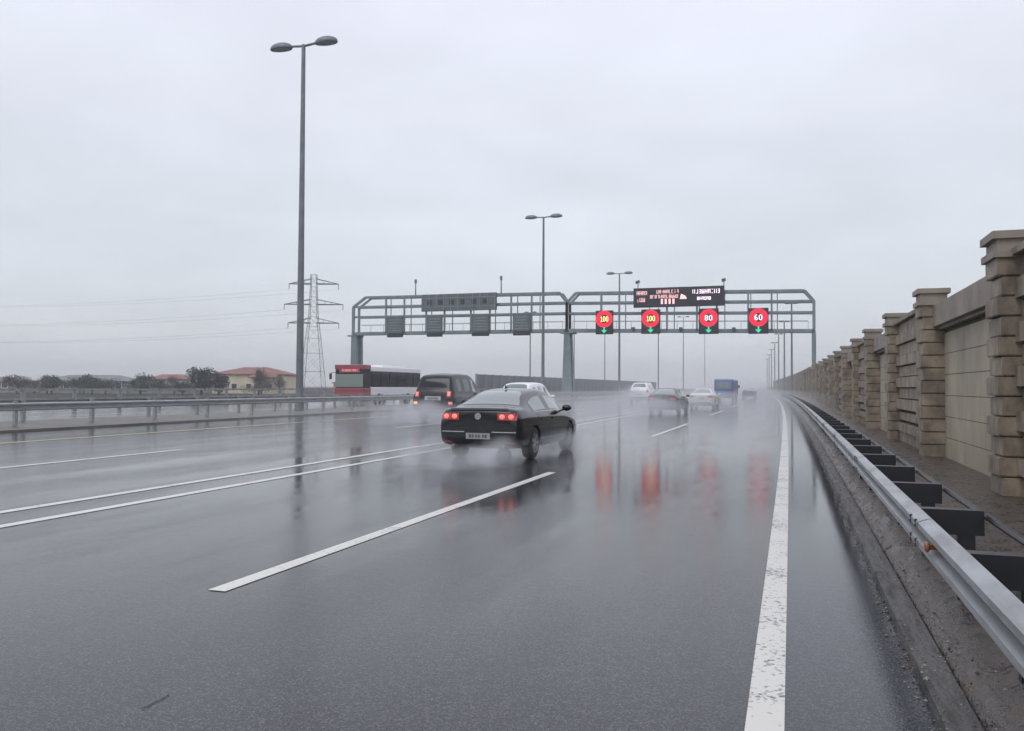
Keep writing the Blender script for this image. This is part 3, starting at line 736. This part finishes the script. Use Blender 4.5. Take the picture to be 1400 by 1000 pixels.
house('house', -112, 205, 16, 8, 2.6, 1.2, M['pink_wall'], M['red_roof'], 'low far house with reddish roof between the lamp post and the bus', floors=1, nw=4, rz=R(25))
house('house', -163, 130, 22, 9, 2.4, .9, M['grey_wall'], M['grey_roof'], 'low grey building at the far left edge of the view', floors=1, nw=5)

def tree(x, y, h, rx, rz_, m, label, n=1500, seed=1, stems=False, base=-.25, kind='tree', trunk=.3):
    rnd = random.Random(seed); t = empty(kind, (x, y, base), label=label, cat='tree', group='trees beyond the opposite carriageway')
    b = MB(); b.tube([(0, 0, 0), (.1, 0, h * .4), (0, .1, h * .8)], [h * .045, h * .03, h * .012], 8)
    for k in range(7):
        a = rnd.uniform(0, 6.28); z = h * rnd.uniform(trunk, .6); b.tube([(0, 0, z), (rx * .6 * math.cos(a), rx * .6 * math.sin(a), z + h * .22)], [h * .016, h * .005], 5)
    b.build('trunk', M['bark'], t)
    lobes = [(rnd.uniform(-.55, .55) * rx, rnd.uniform(-.55, .55) * rx, h - rz_ + rnd.uniform(-.55, .6) * rz_, rnd.uniform(.35, .6)) for _ in range(11)] + [(0, 0, h - rz_, .8)]
    b = MB(); s = h * .035
    for k in range(n):
        lx, ly, lz, lr = rnd.choice(lobes)
        d = Vector((rnd.gauss(0, 1), rnd.gauss(0, 1), rnd.gauss(0, 1))).normalized() * (rnd.random() ** .45) * lr
        p = Vector((lx + d.x * rx, ly + d.y * rx, lz + d.z * rz_))
        if stems: u = Vector((rnd.gauss(0, .3), rnd.gauss(0, .3), 1)).normalized() * s * 2.5; v = u.orthogonal().normalized() * s * .12
        else: u = Vector((rnd.gauss(0, 1), rnd.gauss(0, 1), rnd.gauss(0, 1))).normalized() * s * rnd.uniform(.6, 1.3); v = u.orthogonal().normalized() * s * rnd.uniform(.5, 1)
        b.add([p - u, p + v, p + u, p - v], [(0, 1, 2, 3)])
    b.build('crown', m, t)
tree(-101.0, 124.5, 5.0, 2.9, 2.6, M['leaf_dark'], 'dark dense round tree left of the cream house', 2600, 3)
tree(-98.2, 125.8, 4.1, 2.0, 2.0, M['leaf_dark'], 'dark shrubby tree touching the dense round tree on its right', 1800, 4)
tree(-97.4, 136.5, 5.6, 1.5, 2.2, M['leaf_brown'], 'bare thin tree poking up behind the dense round tree', 420, 5, True)
tree(-103.5, 146, 4.8, 2.6, 2.0, M['leaf_brown'], 'bare brown tree in front of the cream house', 900, 6, True)
tree(-100.0, 147, 4.0, 2.0, 1.6, M['leaf_brown'], 'bare brown tree between the cream house and the lamp post', 700, 7, True)
tree(-126.5, 115.7, 3.6, 1.5, 1.5, M['leaf'], 'small rounded green tree standing left of the long grey house', 1000, 8)
tree(-111.3, 120.8, 3.0, 2.2, 1.3, M['leaf'], 'low green tree right of the long grey house', 1400, 9)
tree(-119.5, 118, 3.3, 3.0, 1.4, M['leaf'], 'wide low green bush in front of the long grey house', 1700, 10, kind='bush')
tree(-131.5, 113, 3.3, 2.6, 1.3, M['leaf_brown'], 'brownish bush at the left edge of the photo', 1200, 11, kind='bush')
tree(-128.5, 124, 3.2, 3.2, 1.2, M['leaf'], 'low dull bush between the left edge and the small green tree', 1300, 12, kind='bush')
tree(-114.5, 116, 2.9, 3.0, 1.1, M['leaf'], 'low spreading bush beneath the long grey house roof', 1200, 13, kind='bush')
tree(-108.0, 122, 2.9, 3.0, 1.2, M['leaf'], 'low bush filling the gap between the low green tree and the dense round tree', 1300, 15, kind='bush')
tree(-105.0, 128, 2.6, 3.4, 1.0, M['leaf_brown'], 'brown scrub in front of the pale grey shed', 1300, 16, kind='bush')
tree(-122.5, 112, 3.1, 3.0, 1.3, M['leaf'], 'dull green bush right beside the small rounded tree', 1400, 17, kind='bush')
tree(-117.0, 127, 4.0, 2.4, 1.9, M['leaf_dark'], 'dark bushy tree behind the wide low green bush', 1500, 21)
tree(-124.5, 121, 3.7, 2.2, 1.7, M['leaf'], 'rounded green tree just right of the small rounded green tree', 1300, 22)
tree(-112.5, 131, 3.8, 1.6, 1.8, M['leaf_brown'], 'bare brown tree beside the pinkish house', 600, 23, True)
tree(-130.0, 118, 3.9, 1.6, 1.9, M['leaf_brown'], 'bare twiggy tree over the bushes at the left edge', 700, 24, True)
tree(-103.0, 122, 2.9, 2.2, 1.4, M['leaf_dark'], 'dark bush at the foot of the dense round tree on its left', 1200, 25, kind='bush')
tree(-93.5, 131, 2.4, 3.0, 1.1, M['leaf_brown'], 'low brown scrub at the foot of the cream house', 1200, 26, kind='bush')
tree(-136.5, 121, 3.2, 2.6, 1.5, M['leaf_brown'], 'brown leafless tree outside the left corner by the low building', 1000, 14, True)

# ------------------------------------------------------------------ vehicles
def subdiv_mesh(b, level, nm):
    me = bpy.data.meshes.new(nm); me.from_pydata(b.v, [], b.f); me.polygons.foreach_set('material_index', b.m)
    for k in range(12): me.materials.append(None)
    bm = bmesh.new(); bm.from_mesh(me); bmesh.ops.remove_doubles(bm, verts=bm.verts, dist=1e-5)
    bmesh.ops.recalc_face_normals(bm, faces=bm.faces); bm.to_mesh(me); bm.free()
    o = bpy.data.objects.new(nm, me); C.objects.link(o)
    if level: s = o.modifiers.new('s', 'SUBSURF'); s.levels = s.render_levels = level
    dg = bpy.context.evaluated_depsgraph_get(); dg.update(); ev = o.evaluated_get(dg); m2 = bpy.data.meshes.new_from_object(ev)
    bpy.data.objects.remove(o); return m2

def make_car(name, label, loc, rz, st, paint, level=2, wheels=(.86, 3.57), wr=.33, track=.78, tyre_w=.22, windows=(), rear_glass=(3, 4), front_glass=(8, 9), cat='car', group=None,
             rake=.09, gap=.09, rg=None):
    """st: stations (y, w, zbot, zbelt, wbelt, ztop, wtop); windows: lists of station indices; the car faces +Y, origin under its rear bumper"""
    t = empty(name, loc, rz, label=label, cat=cat, group=group)
    b = MB(); n = 9; vs = []
    for (y, w_, zb, belt, wb, zt, wt) in st:
        cab = zt - belt > .18
        g5 = (wt + .045, zt - gap) if cab else (wb - .02, belt + (zt - belt) * .5)
        half = [(w_ * .90, zb), (w_ * .985, zb + .10), (w_ + .008, zb * .45 + belt * .55), (w_ - .012, belt - .10), (wb + .02, belt - .005), g5,
                (wt - .01 if cab else wb - .09, zt - .022), (wt * .55, zt - .003), (0, zt + .006)]
        vs.append([(x, y, z) for x, z in half])
    allv = []; S = len(st)
    for h in vs: allv += h
    for h in vs: allv += [(-x, y, z) for x, y, z in h]
    def id_(side, i, j): return side * S * n + i * n + j
    tags = {}
    for wi, seg in enumerate(windows):
        for i in seg:
            for side in (0, 1): tags[(side, i, 4)] = 3 + wi * 2 + side
    fs = []; ms = []
    for side in (0, 1):
        for i in range(S - 1):
            for j in range(n - 1):
                mi = tags.get((side, i, j), 0)
                if rear_glass[0] <= i <= rear_glass[1] and j >= 6: mi = 1
                if front_glass[0] <= i <= front_glass[1] and j >= 6: mi = 2
                fs.append((id_(side, i, j), id_(side, i + 1, j), id_(side, i + 1, j + 1), id_(side, i, j + 1))); ms.append(mi)
    for i in range(S - 1): fs.append((id_(0, i, 0), id_(0, i + 1, 0), id_(1, i + 1, 0), id_(1, i, 0))); ms.append(0)
    for i in (0, S - 1):
        for j in range(n - 1): fs.append((id_(0, i, j), id_(0, i, j + 1), id_(1, i, j + 1), id_(1, i, j))); ms.append(0)
    b.v = allv; b.f = fs; b.m = ms
    me = subdiv_mesh(b, level, 'body')
    me.polygons.foreach_set('use_smooth', [True] * len(me.polygons))
    # panes
    groups = {}
    for p in me.polygons:
        if p.material_index: groups.setdefault(p.material_index, []).append(p.index)
    names = {1: 'rear_window', 2: 'windscreen'}
    for k, idx in groups.items():
        bm = bmesh.new(); bm.from_mesh(me); bm.faces.ensure_lookup_table(); keep = set(idx)
        bmesh.ops.delete(bm, geom=[f for f in bm.faces if f.index not in keep], context='FACES')
        bm.normal_update()
        c = Vector()
        for v in bm.verts: c += v.co
        c /= max(1, len(bm.verts))
        for v in bm.verts: v.co = c + (v.co - c) * .95 + v.normal * .004
        for f in bm.faces: f.material_index = 0
        m3 = bpy.data.meshes.new(names.get(k, 'side_window')); bm.to_mesh(m3); bm.free()
        m3.materials.clear(); m3.materials.append(rg if k == 1 and rg else M['glass'] if k < 3 else (M['glass_mid'] if rg and k < 7 else M['glass_side']))
        o = bpy.data.objects.new(names.get(k, 'side_window'), m3); C.objects.link(o); o.parent = t
    for p in me.polygons: p.material_index = 1 if p.material_index else 0
    me.materials.clear(); me.materials.append(paint); me.materials.append(M['trim'])
    bvh = BVHTree.FromPolygons([v.co[:] for v in me.vertices], [p.vertices[:] for p in me.polygons])
    body = bpy.data.objects.new('body', me); C.objects.link(body); body.parent = t
    # wheel wells
    cut = MB()
    for wy in wheels:
        for s in (-1, 1):
            prof = [(s * (track + .5), .0001), (s * (track + .5), wr * 1.16), (s * (track - .22), wr * 1.16), (s * (track - .22), .0001)]
            cut.lathe(prof, 28, 'X', (0, wy, wr * 1.0))
    co = cut.build('cutter', M['trim']); bo = body.modifiers.new('wells', 'BOOLEAN'); bo.operation = 'DIFFERENCE'; bo.solver = 'EXACT'; bo.object = co
    dg = bpy.context.evaluated_depsgraph_get()
    # evaluate free of the parent's transform: both live in car space
    body.parent = None; dg.update()
    m4 = bpy.data.meshes.new_from_object(body.evaluated_get(dg)); body.modifiers.clear(); body.data = m4; bpy.data.objects.remove(co); body.parent = t
    m4.set_sharp_from_angle(angle=R(40))
    # wheels
    wm = None
    for wy in wheels:
        for s in (-1, 1):
            hwid = tyre_w / 2; wo = bpy.data.objects.new('wheel', None)
            if wm is None:
                q = MB(); q.lathe([(-hwid, wr * .62), (-hwid * 1.02, wr * .80), (-hwid * .9, wr * .95), (-hwid * .6, wr), (hwid * .6, wr), (hwid * .9, wr * .95), (hwid * 1.02, wr * .80), (hwid, wr * .62)], 32, 'X')
                wo = q.build('wheel', M['rubber'], t, smooth=True)
                q = MB(); q.lathe([(hwid * .9, wr * .66), (hwid * .55, wr * .60), (hwid * .5, .001)], 32, 'X', mi=1)
                q.lathe([(hwid * 1.0, wr * .67), (hwid * 1.0, wr * .61), (hwid * .8, wr * .60)], 32, 'X')
                for k in range(7):
                    a = 2 * math.pi * k / 7; q.bar((hwid * .82, .03 * math.cos(a), .03 * math.sin(a)), (hwid * .9, wr * .63 * math.cos(a), wr * .63 * math.sin(a)), .055, .03, up=(1, 0, 0))
                q.lathe([(hwid * .95, .001), (hwid * .95, .05), (hwid * .7, .055)], 16, 'X')
                rim = q.build('rim', [M['rim'], M['trim']], wo, smooth=True); wm = (wo.data, rim.data)
            else:
                wo = bpy.data.objects.new('wheel', wm[0]); C.objects.link(wo); wo.parent = t
                rm = bpy.data.objects.new('rim', wm[1]); C.objects.link(rm); rm.parent = wo
            wo.location = (s * track, wy, wr)
            if s < 0: wo.rotation_euler.z = math.pi
    return t, bvh

def patch(bvh, t, name, m, xs, zs, off=.006, th=.02, d=(0, 1, 0), start=-1.5, nu=8, nv=3, par=None):
    """a lens or trim strip pressed on to the body: rays in direction d find the skin"""
    d = Vector(d); b = MB(); P1 = []; P2 = []
    for j in range(nv + 1):
        for i in range(nu + 1):
            u = xs[0] + (xs[1] - xs[0]) * i / nu; z = zs[0] + (zs[1] - zs[0]) * j / nv
            o = Vector((u, start, z)) if abs(d.y) > .5 else Vector((start, u, z))
            hit, nrm, *_ = bvh.ray_cast(o, d)
            if hit is None: return None
            if nrm.dot(d) > 0: nrm = -nrm
            P1.append(hit + nrm * off); P2.append(hit - nrm * th)
    W = nu + 1; n = len(P1); fs = []
    for j in range(nv):
        for i in range(nu):
            a = j * W + i; fs.append((a, a + 1, a + W + 1, a + W)); fs.append((n + a, n + a + W, n + a + W + 1, n + a + 1))
    for i in range(nu): fs.append((i, n + i, n + i + 1, i + 1)); a = nv * W + i; fs.append((a, a + 1, n + a + 1, n + a))
    for j in range(nv): a = j * W; fs.append((a, a + W, n + a + W, n + a)); a = j * W + nu; fs.append((a, n + a, n + a + W, a + W))
    b.add(P1 + P2, fs); return b.build(name, m, par or t, smooth=True)

def mirrors(t, y, x, z, m):
    for s in (-1, 1):
        b = MB(); b._sph((s * (x + .10), y, z + .05), (.115, .07, .075), 12, 8, 0); b.bar((s * (x - .08), y + .02, z - .03), (s * (x + .06), y + .01, z + .02), .05, .03); b.build('wing_mirror', m, t, smooth=True)
def plate(t, y, z, w_=.52, h=.12, x=0):
    b = MB(); b.box(x - w_ / 2, x + w_ / 2, y - .012, y + .03, z - h / 2, z + h / 2); o = b.build('number_plate', M['plate'], t)
    b = MB()
    for k, (a, c) in enumerate(((-.38, -.28), (-.25, -.17), (-.1, -.02), (.02, .09), (.18, .25), (.28, .38))):
        b.box(x + a * w_, x + c * w_, y - .016, y - .0125, z - h * .28, z + h * .28)
    b.build('plate_characters', M['plate_dark'], o)

def S_(l, *a): return [tuple(x) for x in l]
sedan_st = [
    (0.00, .74, .44, .90, .70, .99, .64), (0.05, .85, .32, .93, .79, 1.045, .70), (0.16, .895, .26, .95, .82, 1.085, .72), (0.42, .905, .22, .955, .835, 1.09, .70),
    (0.62, .91, .20, .96, .84, 1.095, .68), (1.05, .91, .19, .965, .84, 1.285, .60), (1.50, .91, .18, .965, .84, 1.435, .55), (2.02, .91, .18, .96, .84, 1.47, .56), (2.10, .91, .18, .96, .84, 1.472, .56),
    (2.70, .91, .18, .95, .835, 1.455, .56), (3.05, .91, .18, .94, .83, 1.29, .60), (3.42, .91, .18, .93, .82, 1.03, .70), (3.60, .91, .18, .92, .81, .985, .72), (4.25, .89, .20, .83, .79, .90, .66), (4.60, .82, .24, .72, .72, .76, .55), (4.76, .68, .32, .60, .58, .62, .45)]
ST_WIN = ((5, 6), (8, 9))
t, bvh = make_car('sedan', 'black four door sedan with lit round tail lamps, the nearest car on the wet road', (-6.02, 15.75, .0), R(-1.0), sedan_st, M['black_paint'], 2,
                  (.98, 3.68), .33, .79, windows=((5, 6), (8, 9)), rear_glass=(4, 5), front_glass=(9, 10))
for s in (-1, 1):
    o = patch(bvh, t, 'tail_light', M['tail'], (s * .42, s * .815), (.825, .96), .008, .03)
    for cx in (.515, .70):
        hit, nrm, *_ = bvh.ray_cast(Vector((s * cx, -1, .892)), Vector((0, 1, 0)))
        b = MB(); b._sph((s * cx, hit.y - .004, .892), (.062, .022, .052), 16, 8, 0); b.build('lit_ring', M['tail_hot'], o, smooth=True)
    patch(bvh, t, 'bumper_strip', M['chrome'], (s * .30, s * .80), (.575, .592), .008, .006, nu=10, nv=1)
    patch(bvh, t, 'reflector', M['tail'], (s * .60, s * .78), (.36, .385), .006, .006, nu=4, nv=1)
    patch(bvh, t, 'side_moulding', M['chrome'], (1.35, 3.2), (.40, .42), .008, .006, d=(-s, 0, 0), start=s * 2, nu=10, nv=1)
    patch(bvh, t, 'door_seam', M['trim'], (2.055, 2.07), (.34, .93), .003, .003, d=(-s, 0, 0), start=s * 2, nu=1, nv=8)
    patch(bvh, t, 'door_seam', M['trim'], (1.22, 1.235), (.62, .93), .003, .003, d=(-s, 0, 0), start=s * 2, nu=1, nv=6)
    for y in (1.42, 2.2):
        patch(bvh, t, 'door_handle', M['black_paint'], (y, y + .18), (.80, .83), .03, .003, d=(-s, 0, 0), start=s * 2, nu=3, nv=1)
    patch(bvh, t, 'headlight', M['lens'], (s * .42, s * .70), (.60, .70), .006, .01, d=(0, -1, 0), start=6)
patch(bvh, t, 'boot_seam', M['trim'], (-.40, .40), (.70, .712), .003, .003, nu=8, nv=1)
patch(bvh, t, 'rear_spoiler', M['black_paint'], (-.62, .62), (1.01, 1.04), .025, .01, nu=10, nv=1)
patch(bvh, t, 'rear_diffuser', M['trim'], (-.62, .62), (.345, .45), .006, .02, nu=10, nv=2)
for s in (-1, 1):
    patch(bvh, t, 'window_trim', M['chrome'], (1.1, 3.1), (.972, .982), .006, .004, d=(-s, 0, 0), start=s * 2, nu=14, nv=1)
    patch(bvh, t, 'boot_seam', M['trim'], (s * .40, s * .408), (.72, 1.0), .003, .003, nu=1, nv=5)
patch(bvh, t, 'bumper_seam', M['trim'], (-.78, .78), (.655, .663), .003, .003, nu=12, nv=1)
plate(t, .0, .50)
hit, nrm, *_ = bvh.ray_cast(Vector((0, -1, .90)), Vector((0, 1, 0)))
b = MB(); disc(b, 0, .90, hit.y - .004, .052, .066, 24, th=.012); disc(b, 0, .90, hit.y - .002, .002, .054, 20, 1, th=.004)
for p0, p1 in (((-.030, .044), (0, .004)), ((.030, .044), (0, .004)), ((-.046, .018), (-.020, -.042)), ((-.020, -.042), (0, -.004)), ((0, -.004), (.020, -.042)), ((.020, -.042), (.046, .018))):
    b.bar((p0[0], hit.y - .014, .90 + p0[1]), (p1[0], hit.y - .014, .90 + p1[1]), .008, .012, up=(0, 1, 0))
b.build('round_emblem', [M['chrome'], M['plate']], t, smooth=True)
mirrors(t, 3.02, .90, .97, M['black_paint'])
b = MB(); b.add([(-.02, 1.60, 1.455), (.02, 1.60, 1.455), (0, 1.78, 1.47), (0, 1.60, 1.545), (0, 1.66, 1.52)], [(0, 1, 3), (0, 3, 4, 2), (1, 2, 4, 3), (0, 2, 1)]); b.build('roof_antenna', M['trim'], t)
for s in (-1, 1): b = MB(); b.tube([(s * .55, -.01, .30), (s * .55, .25, .30)], .03, 12); b.build('exhaust_pipe', M['galv_dull'], t, smooth=True)

suv_st = [
    (0.00, .82, .50, 1.02, .78, 1.08, .66), (0.04, .92, .42, 1.06, .84, 1.20, .70), (0.10, .95, .38, 1.08, .87, 1.34, .70), (0.20, .96, .34, 1.09, .88, 1.66, .68), (0.30, .965, .32, 1.09, .88, 1.84, .66), (0.55, .97, .32, 1.09, .88, 1.92, .65),
    (1.15, .97, .31, 1.09, .88, 1.945, .66), (1.25, .97, .31, 1.09, .88, 1.95, .66), (2.12, .97, .31, 1.08, .88, 1.94, .66), (2.22, .97, .31, 1.08, .88, 1.935, .66),
    (2.70, .97, .31, 1.07, .87, 1.88, .65), (3.15, .97, .31, 1.06, .86, 1.52, .68), (3.55, .96, .31, 1.06, .86, 1.20, .74), (4.2, .95, .32, 1.02, .84, 1.12, .74), (4.65, .90, .36, .90, .8, .98, .66), (4.82, .78, .42, .75, .66, .80, .55)]
t, bvh = make_car('suv', 'black off road car with red and amber tail lamps left of the black sedan', (-14.4, 32.3, 0), R(-.5), suv_st, M['suv_paint'], 2, (.98, 3.77), .39, .80, .26,
                  windows=((5,), (7,), (9,)), rear_glass=(2, 3), front_glass=(10, 11), cat='car', rg=M['glass_dark'])
for s in (-1, 1):
    patch(bvh, t, 'tail_light', M['tail'], (s * .62, s * .80), (.98, 1.22), .01, .03)
    patch(bvh, t, 'bumper_light', M['tail_hot'] if s > 0 else M['amber'], (s * .70, s * .86), (.70, .80), .01, .03)
    patch(bvh, t, 'brake_lens', M['tail_hot'], (s * .65, s * .77), (1.04, 1.18), .016, .01)
    patch(bvh, t, 'side_moulding', M['trim'], (1.3, 3.3), (.68, .74), .012, .006, d=(-s, 0, 0), start=s * 2, nu=10, nv=1)
    patch(bvh, t, 'door_seam', M['trim'], (2.16, 2.175), (.45, 1.04), .003, .003, d=(-s, 0, 0), start=s * 2, nu=1, nv=8)
patch(bvh, t, 'bumper', M['trim'], (-.84, .84), (.52, .66), .03, .01, nu=12, nv=2)
patch(bvh, t, 'licence_recess', M['chrome'], (-.36, .36), (.86, 1.02), .008, .01, nu=4, nv=2); plate(t, -.02, .93, .5, .12)
mirrors(t, 3.08, .96, 1.12, M['suv_paint']); t.scale = (1.03, 1.0, 1.06)

van_st = [
    (0.00, .76, .42, .92, .72, 1.00, .62), (0.05, .84, .34, .95, .80, 1.12, .66), (0.14, .87, .28, .98, .82, 1.30, .64), (0.34, .88, .24, .99, .83, 1.56, .60), (0.52, .885, .22, .99, .83, 1.66, .59),
    (1.05, .885, .22, .98, .83, 1.70, .60), (1.15, .885, .22, .98, .83, 1.705, .60), (1.95, .885, .22, .97, .83, 1.71, .60), (2.05, .885, .22, .97, .83, 1.71, .60), (2.6, .885, .22, .96, .82, 1.67, .60), (3.0, .88, .22, .95, .81, 1.40, .62),
    (3.4, .88, .22, .93, .80, 1.08, .66), (3.9, .86, .24, .85, .76, .92, .60), (4.25, .74, .3, .68, .6, .74, .5)]
def hatch(label, loc, rz, paint, group=None, sc_=1.0, lvl=2):
    t, bvh = make_car('hatchback', label, loc, rz, van_st, paint, lvl, (.80, 3.38), .31, .75, .2, windows=((4,), (6,), (8,)), rear_glass=(2, 3), front_glass=(9, 10))
    for s in (-1, 1):
        patch(bvh, t, 'tail_light', M['tail'], (s * .62, s * .80), (.88, 1.08), .01, .02, nu=4)
    patch(bvh, t, 'bumper', M['trim'], (-.7, .7), (.40, .50), .01, .01, nu=8, nv=1)
    plate(t, -.005, .72); mirrors(t, 2.82, .87, 1.0, paint); t.scale = (sc_,) * 3
    return t
hatch('white hatchback partly hidden by the black sedan roof', (-11.85, 35.5, 0), R(-1.0), M['white'])
sed2 = [(y, w_ * .98, zb, be, wb, zt, wt) for y, w_, zb, be, wb, zt, wt in sedan_st]
def far_sedan(label, loc, rz, paint, lit=True):
    t, bvh = make_car('sedan', label, loc, rz, sed2, paint, 1, (.98, 3.68), .32, .78, windows=((5, 6), (8, 9)), rear_glass=(4, 5), front_glass=(9, 10))
    for s in (-1, 1): patch(bvh, t, 'tail_light', M['tail'], (s * .46, s * .80), (.80, .94), .01, .02, nu=4)
    patch(bvh, t, 'bumper', M['trim'], (-.7, .7), (.36, .48), .01, .01, nu=8, nv=1)
    plate(t, .0, .72); mirrors(t, 3.02, .9, .97, paint); return t
far_sedan('dark blue grey sedan blurred by spray, ahead beyond the black sedan', (-7.0, 47.5, 0), R(-2), M['dark_paint'])
far_sedan('silver sedan in the spray left of the blue van', (-6.15, 60.5, 0), R(-1), M['silver'])
hatch('white people carrier by the noise barrier, left of the dark blue grey sedan', (-14.0, 80, 0), R(-1), M['white'], sc_=1.16, lvl=1)
far_sedan('tiny bluish car just right of the blue van in the haze', (-6.2, 128, 0), R(-3), M['dark_paint'])

# blue van
t = empty('van', (-6.95, 92, 0), R(-2), label='blue box van far ahead in the haze near the vanishing point', cat='van')
b = MB(); b.box(-1.02, 1.02, 0, 4.9, .55, 2.45); b.build('body', M['blue'], t, bevel=.14)
b = MB(); b.box(-.95, .95, 4.6, 5.4, .5, 1.7); b.build('bonnet', M['blue'], t, bevel=.15)
b = MB(); b.box(-.78, -.05, -.012, .02, 1.4, 2.1); b.box(.05, .78, -.012, .02, 1.4, 2.1); b.build('rear_window', M['glass'], t, bevel=.02)
b = MB(); b.box(-1.0, 1.0, -.1, .05, .4, .58); b.build('bumper', M['trim'], t)
for s in (-1, 1):
    b = MB(); b.box(s * .93 - .07, s * .93 + .07, -.02, .03, .8, 1.15); b.build('tail_light', M['tail'], t)
    b = MB(); b.box(s * 1.16 - .09, s * 1.16 + .09, 4.3, 4.36, 1.5, 1.8); b.build('wing_mirror', M['trim'], t)
    for y in (.95, 4.3):
        b = MB(); b.lathe([(-.12, .001), (-.12, .36), (.12, .36), (.12, .001)], 20, 'X', (s * .85, y, .36)); b.build('wheel', M['rubber'], t)

# bus on the opposite carriageway, facing us
t = empty('city_bus', (-31.9, 56.0, .0), label='red fronted white city bus coming the other way beyond the median', cat='bus')
b = MB(); b.box(-1.27, 1.27, 1.1, 10.2, .35, 1.42); b.box(-1.27, 1.27, 1.1, 10.2, 2.62, 3.0); b.box(-1.22, 1.22, 1.1, 10.15, 1.42, 2.62, 1); b.build('body', [M['white'], M['trim']], t, bevel=.05)
b = MB(); b.box(-1.28, 1.28, 0, 1.12, .33, 1.35); b.box(-1.28, 1.28, 0.02, 1.12, 2.75, 3.12); b.box(-1.24, 1.24, .06, 1.12, 1.35, 2.75, 1); b.build('cab', [M['red'], M['trim']], t, bevel=.06)
b = MB(); b.box(-1.2, 1.2, -.0, .05, 1.4, 2.4); b.build('windscreen', M['glass'], t, bevel=.02)
b = MB(); b.box(-.85, .95, -.03, .04, 2.50, 2.86); o = b.build('destination_sign', M['red'], t, bevel=.02)
b = MB(); led_text(b, -.6, .75, 2.60, 2.76, 9, -.032); b.build('destination_text', mat('dim red leds', (.6, .25, .25), .4, emit=(1, .3, .3), es=.5), o)
for k in range(6):
    b = MB(); y0 = 1.3 + 1.48 * k; b.box(1.225, 1.265, y0, y0 + 1.36, 1.5, 2.56); b.build('side_window', M['glass_dark'], t); b = MB(); b.box(-1.265, -1.225, y0, y0 + 1.36, 1.5, 2.56); b.build('side_window', M['glass_side'], t)
for y in (2.4, 7.6):
    for s in (-1, 1):
        b = MB(); b.lathe([(-.13, .2), (-.14, .46), (.14, .46), (.14, .2)], 24, 'X', (s * 1.15, y, .46)); wo = b.build('wheel', M['rubber'], t, smooth=True)
        b = MB(); b.lathe([(s * .141, .26), (s * .12, .08), (s * .145, .001)], 20, 'X', (s * 1.15, y, .46)); b.build('rim', M['rim'], wo)
for s in (-1, 1):
    b = MB(); b.box(s * 1.0 - .17, s * 1.0 + .17, -.03, .02, .62, .82); b.build('headlight', M['lens'], t, bevel=.03)
    b = MB(); b.bar((s * 1.2, .05, 2.5), (s * 1.45, -.2, 2.5), .04); b.box(s * 1.47 - .09, s * 1.47 + .09, -.26, -.18, 2.0, 2.45); b.build('wing_mirror', M['trim'], t)
b = MB(); b.box(-.5, .5, -.02, .02, .45, .57); b.build('number_plate', M['plate'], t)
b = MB(); b.box(-.8, .8, 4, 8, 3.0, 3.16); b.build('roof_pod', M['white'], t, bevel=.05)

# ------------------------------------------------------------------ haze and road spray
def volmat(name, dens, col=(.93, .95, .97), noise=None):
    m = bpy.data.materials.new(name); m.use_nodes = True; N, L = nodes(m.node_tree)
    v = N('ShaderNodeVolumePrincipled', i_Color=(*col, 1), i_Density=dens, i_Anisotropy=.2); o = N('ShaderNodeOutputMaterial'); L(v, 0, o, 'Volume')
    if noise:
        t = N('ShaderNodeTexCoord'); sb = N('ShaderNodeVectorMath', operation='SUBTRACT'); sb.inputs[1].default_value = (.5, .5, .5); L(t, 'Generated', sb, 0)
        ln = N('ShaderNodeVectorMath', operation='LENGTH'); L(sb, 0, ln, 0)
        fr = N('ShaderNodeMapRange', i_1=.48, i_2=.12, i_3=0., i_4=1.); L(ln, 'Value', fr, 0)
        nn = N('ShaderNodeTexNoise', i_Scale=noise, i_Detail=3.0); L(t, 'Object', nn, 'Vector')
        nr = N('ShaderNodeMapRange', i_1=.40, i_2=.64, i_3=.0, i_4=2.1); L(nn, 0, nr, 0)
        mu = N('ShaderNodeMath', operation='MULTIPLY'); L(fr, 0, mu, 0); L(nr, 0, mu, 1)
        m2 = N('ShaderNodeMath', operation='MULTIPLY', i_1=dens); L(mu, 0, m2, 0); L(m2, 0, v, 'Density')
    return m
b = MB(); b.box(-1510, 910, -70, 1510, -1.3, 42); tag(b.build('haze', volmat('haze', .0009)), kind='stuff')
for i, (h, d, y0) in enumerate(((.6, .010, 22), (1.2, .0065, 27), (2.4, .0020, 34), (4.5, .0010, 45))):
    b = MB(); b.box(-21 - i * .6, 1.9 + i * .04, y0, 460 + 5 * i, -.6 - i * .03, h); tag(b.build('road_mist', volmat('road mist', d)), kind='stuff')
def plume(x, y, z, sx, sy, sz, d, ns=1.2):
    b = MB(); b._sph((0, 0, 0), (sx, sy, sz), 16, 8, 0); tag(b.build('tyre_spray', volmat('tyre spray', d, noise=ns), loc=(x, y, z)), kind='stuff')
plume(-5.9, 14.2, .1, 1.3, 1.9, .36, .45)
plume(-6.75, 14.6, .2, .45, 2.0, .42, .8, 2.2)
plume(-5.25, 14.6, .2, .45, 2.0, .42, .9, 2.2)
plume(-5.0, 18.2, .2, .5, 2.4, .38, .9, 2.2)
plume(-7.2, 18.0, .2, .6, 2.6, .4, .8, 2.2)
plume(-14.4, 31.0, .25, 2.2, 3.6, .85, .6)
plume(-32.5, 57.0, .1, 3.2, 5, .7, .35, .8)
plume(-11.9, 33.5, .4, 1.7, 3.0, .8, .35)
plume(-7.0, 44.0, .4, 2.0, 4.5, .8, .34, 1.1)
plume(-6.2, 57.0, .4, 1.8, 4.5, .8, .24, 1.1)
plume(-14.0, 76.0, .7, 2.2, 5, 1.3, .2, .8)
plume(-7.0, 87.0, .4, 2.5, 6, .9, .12, .8)
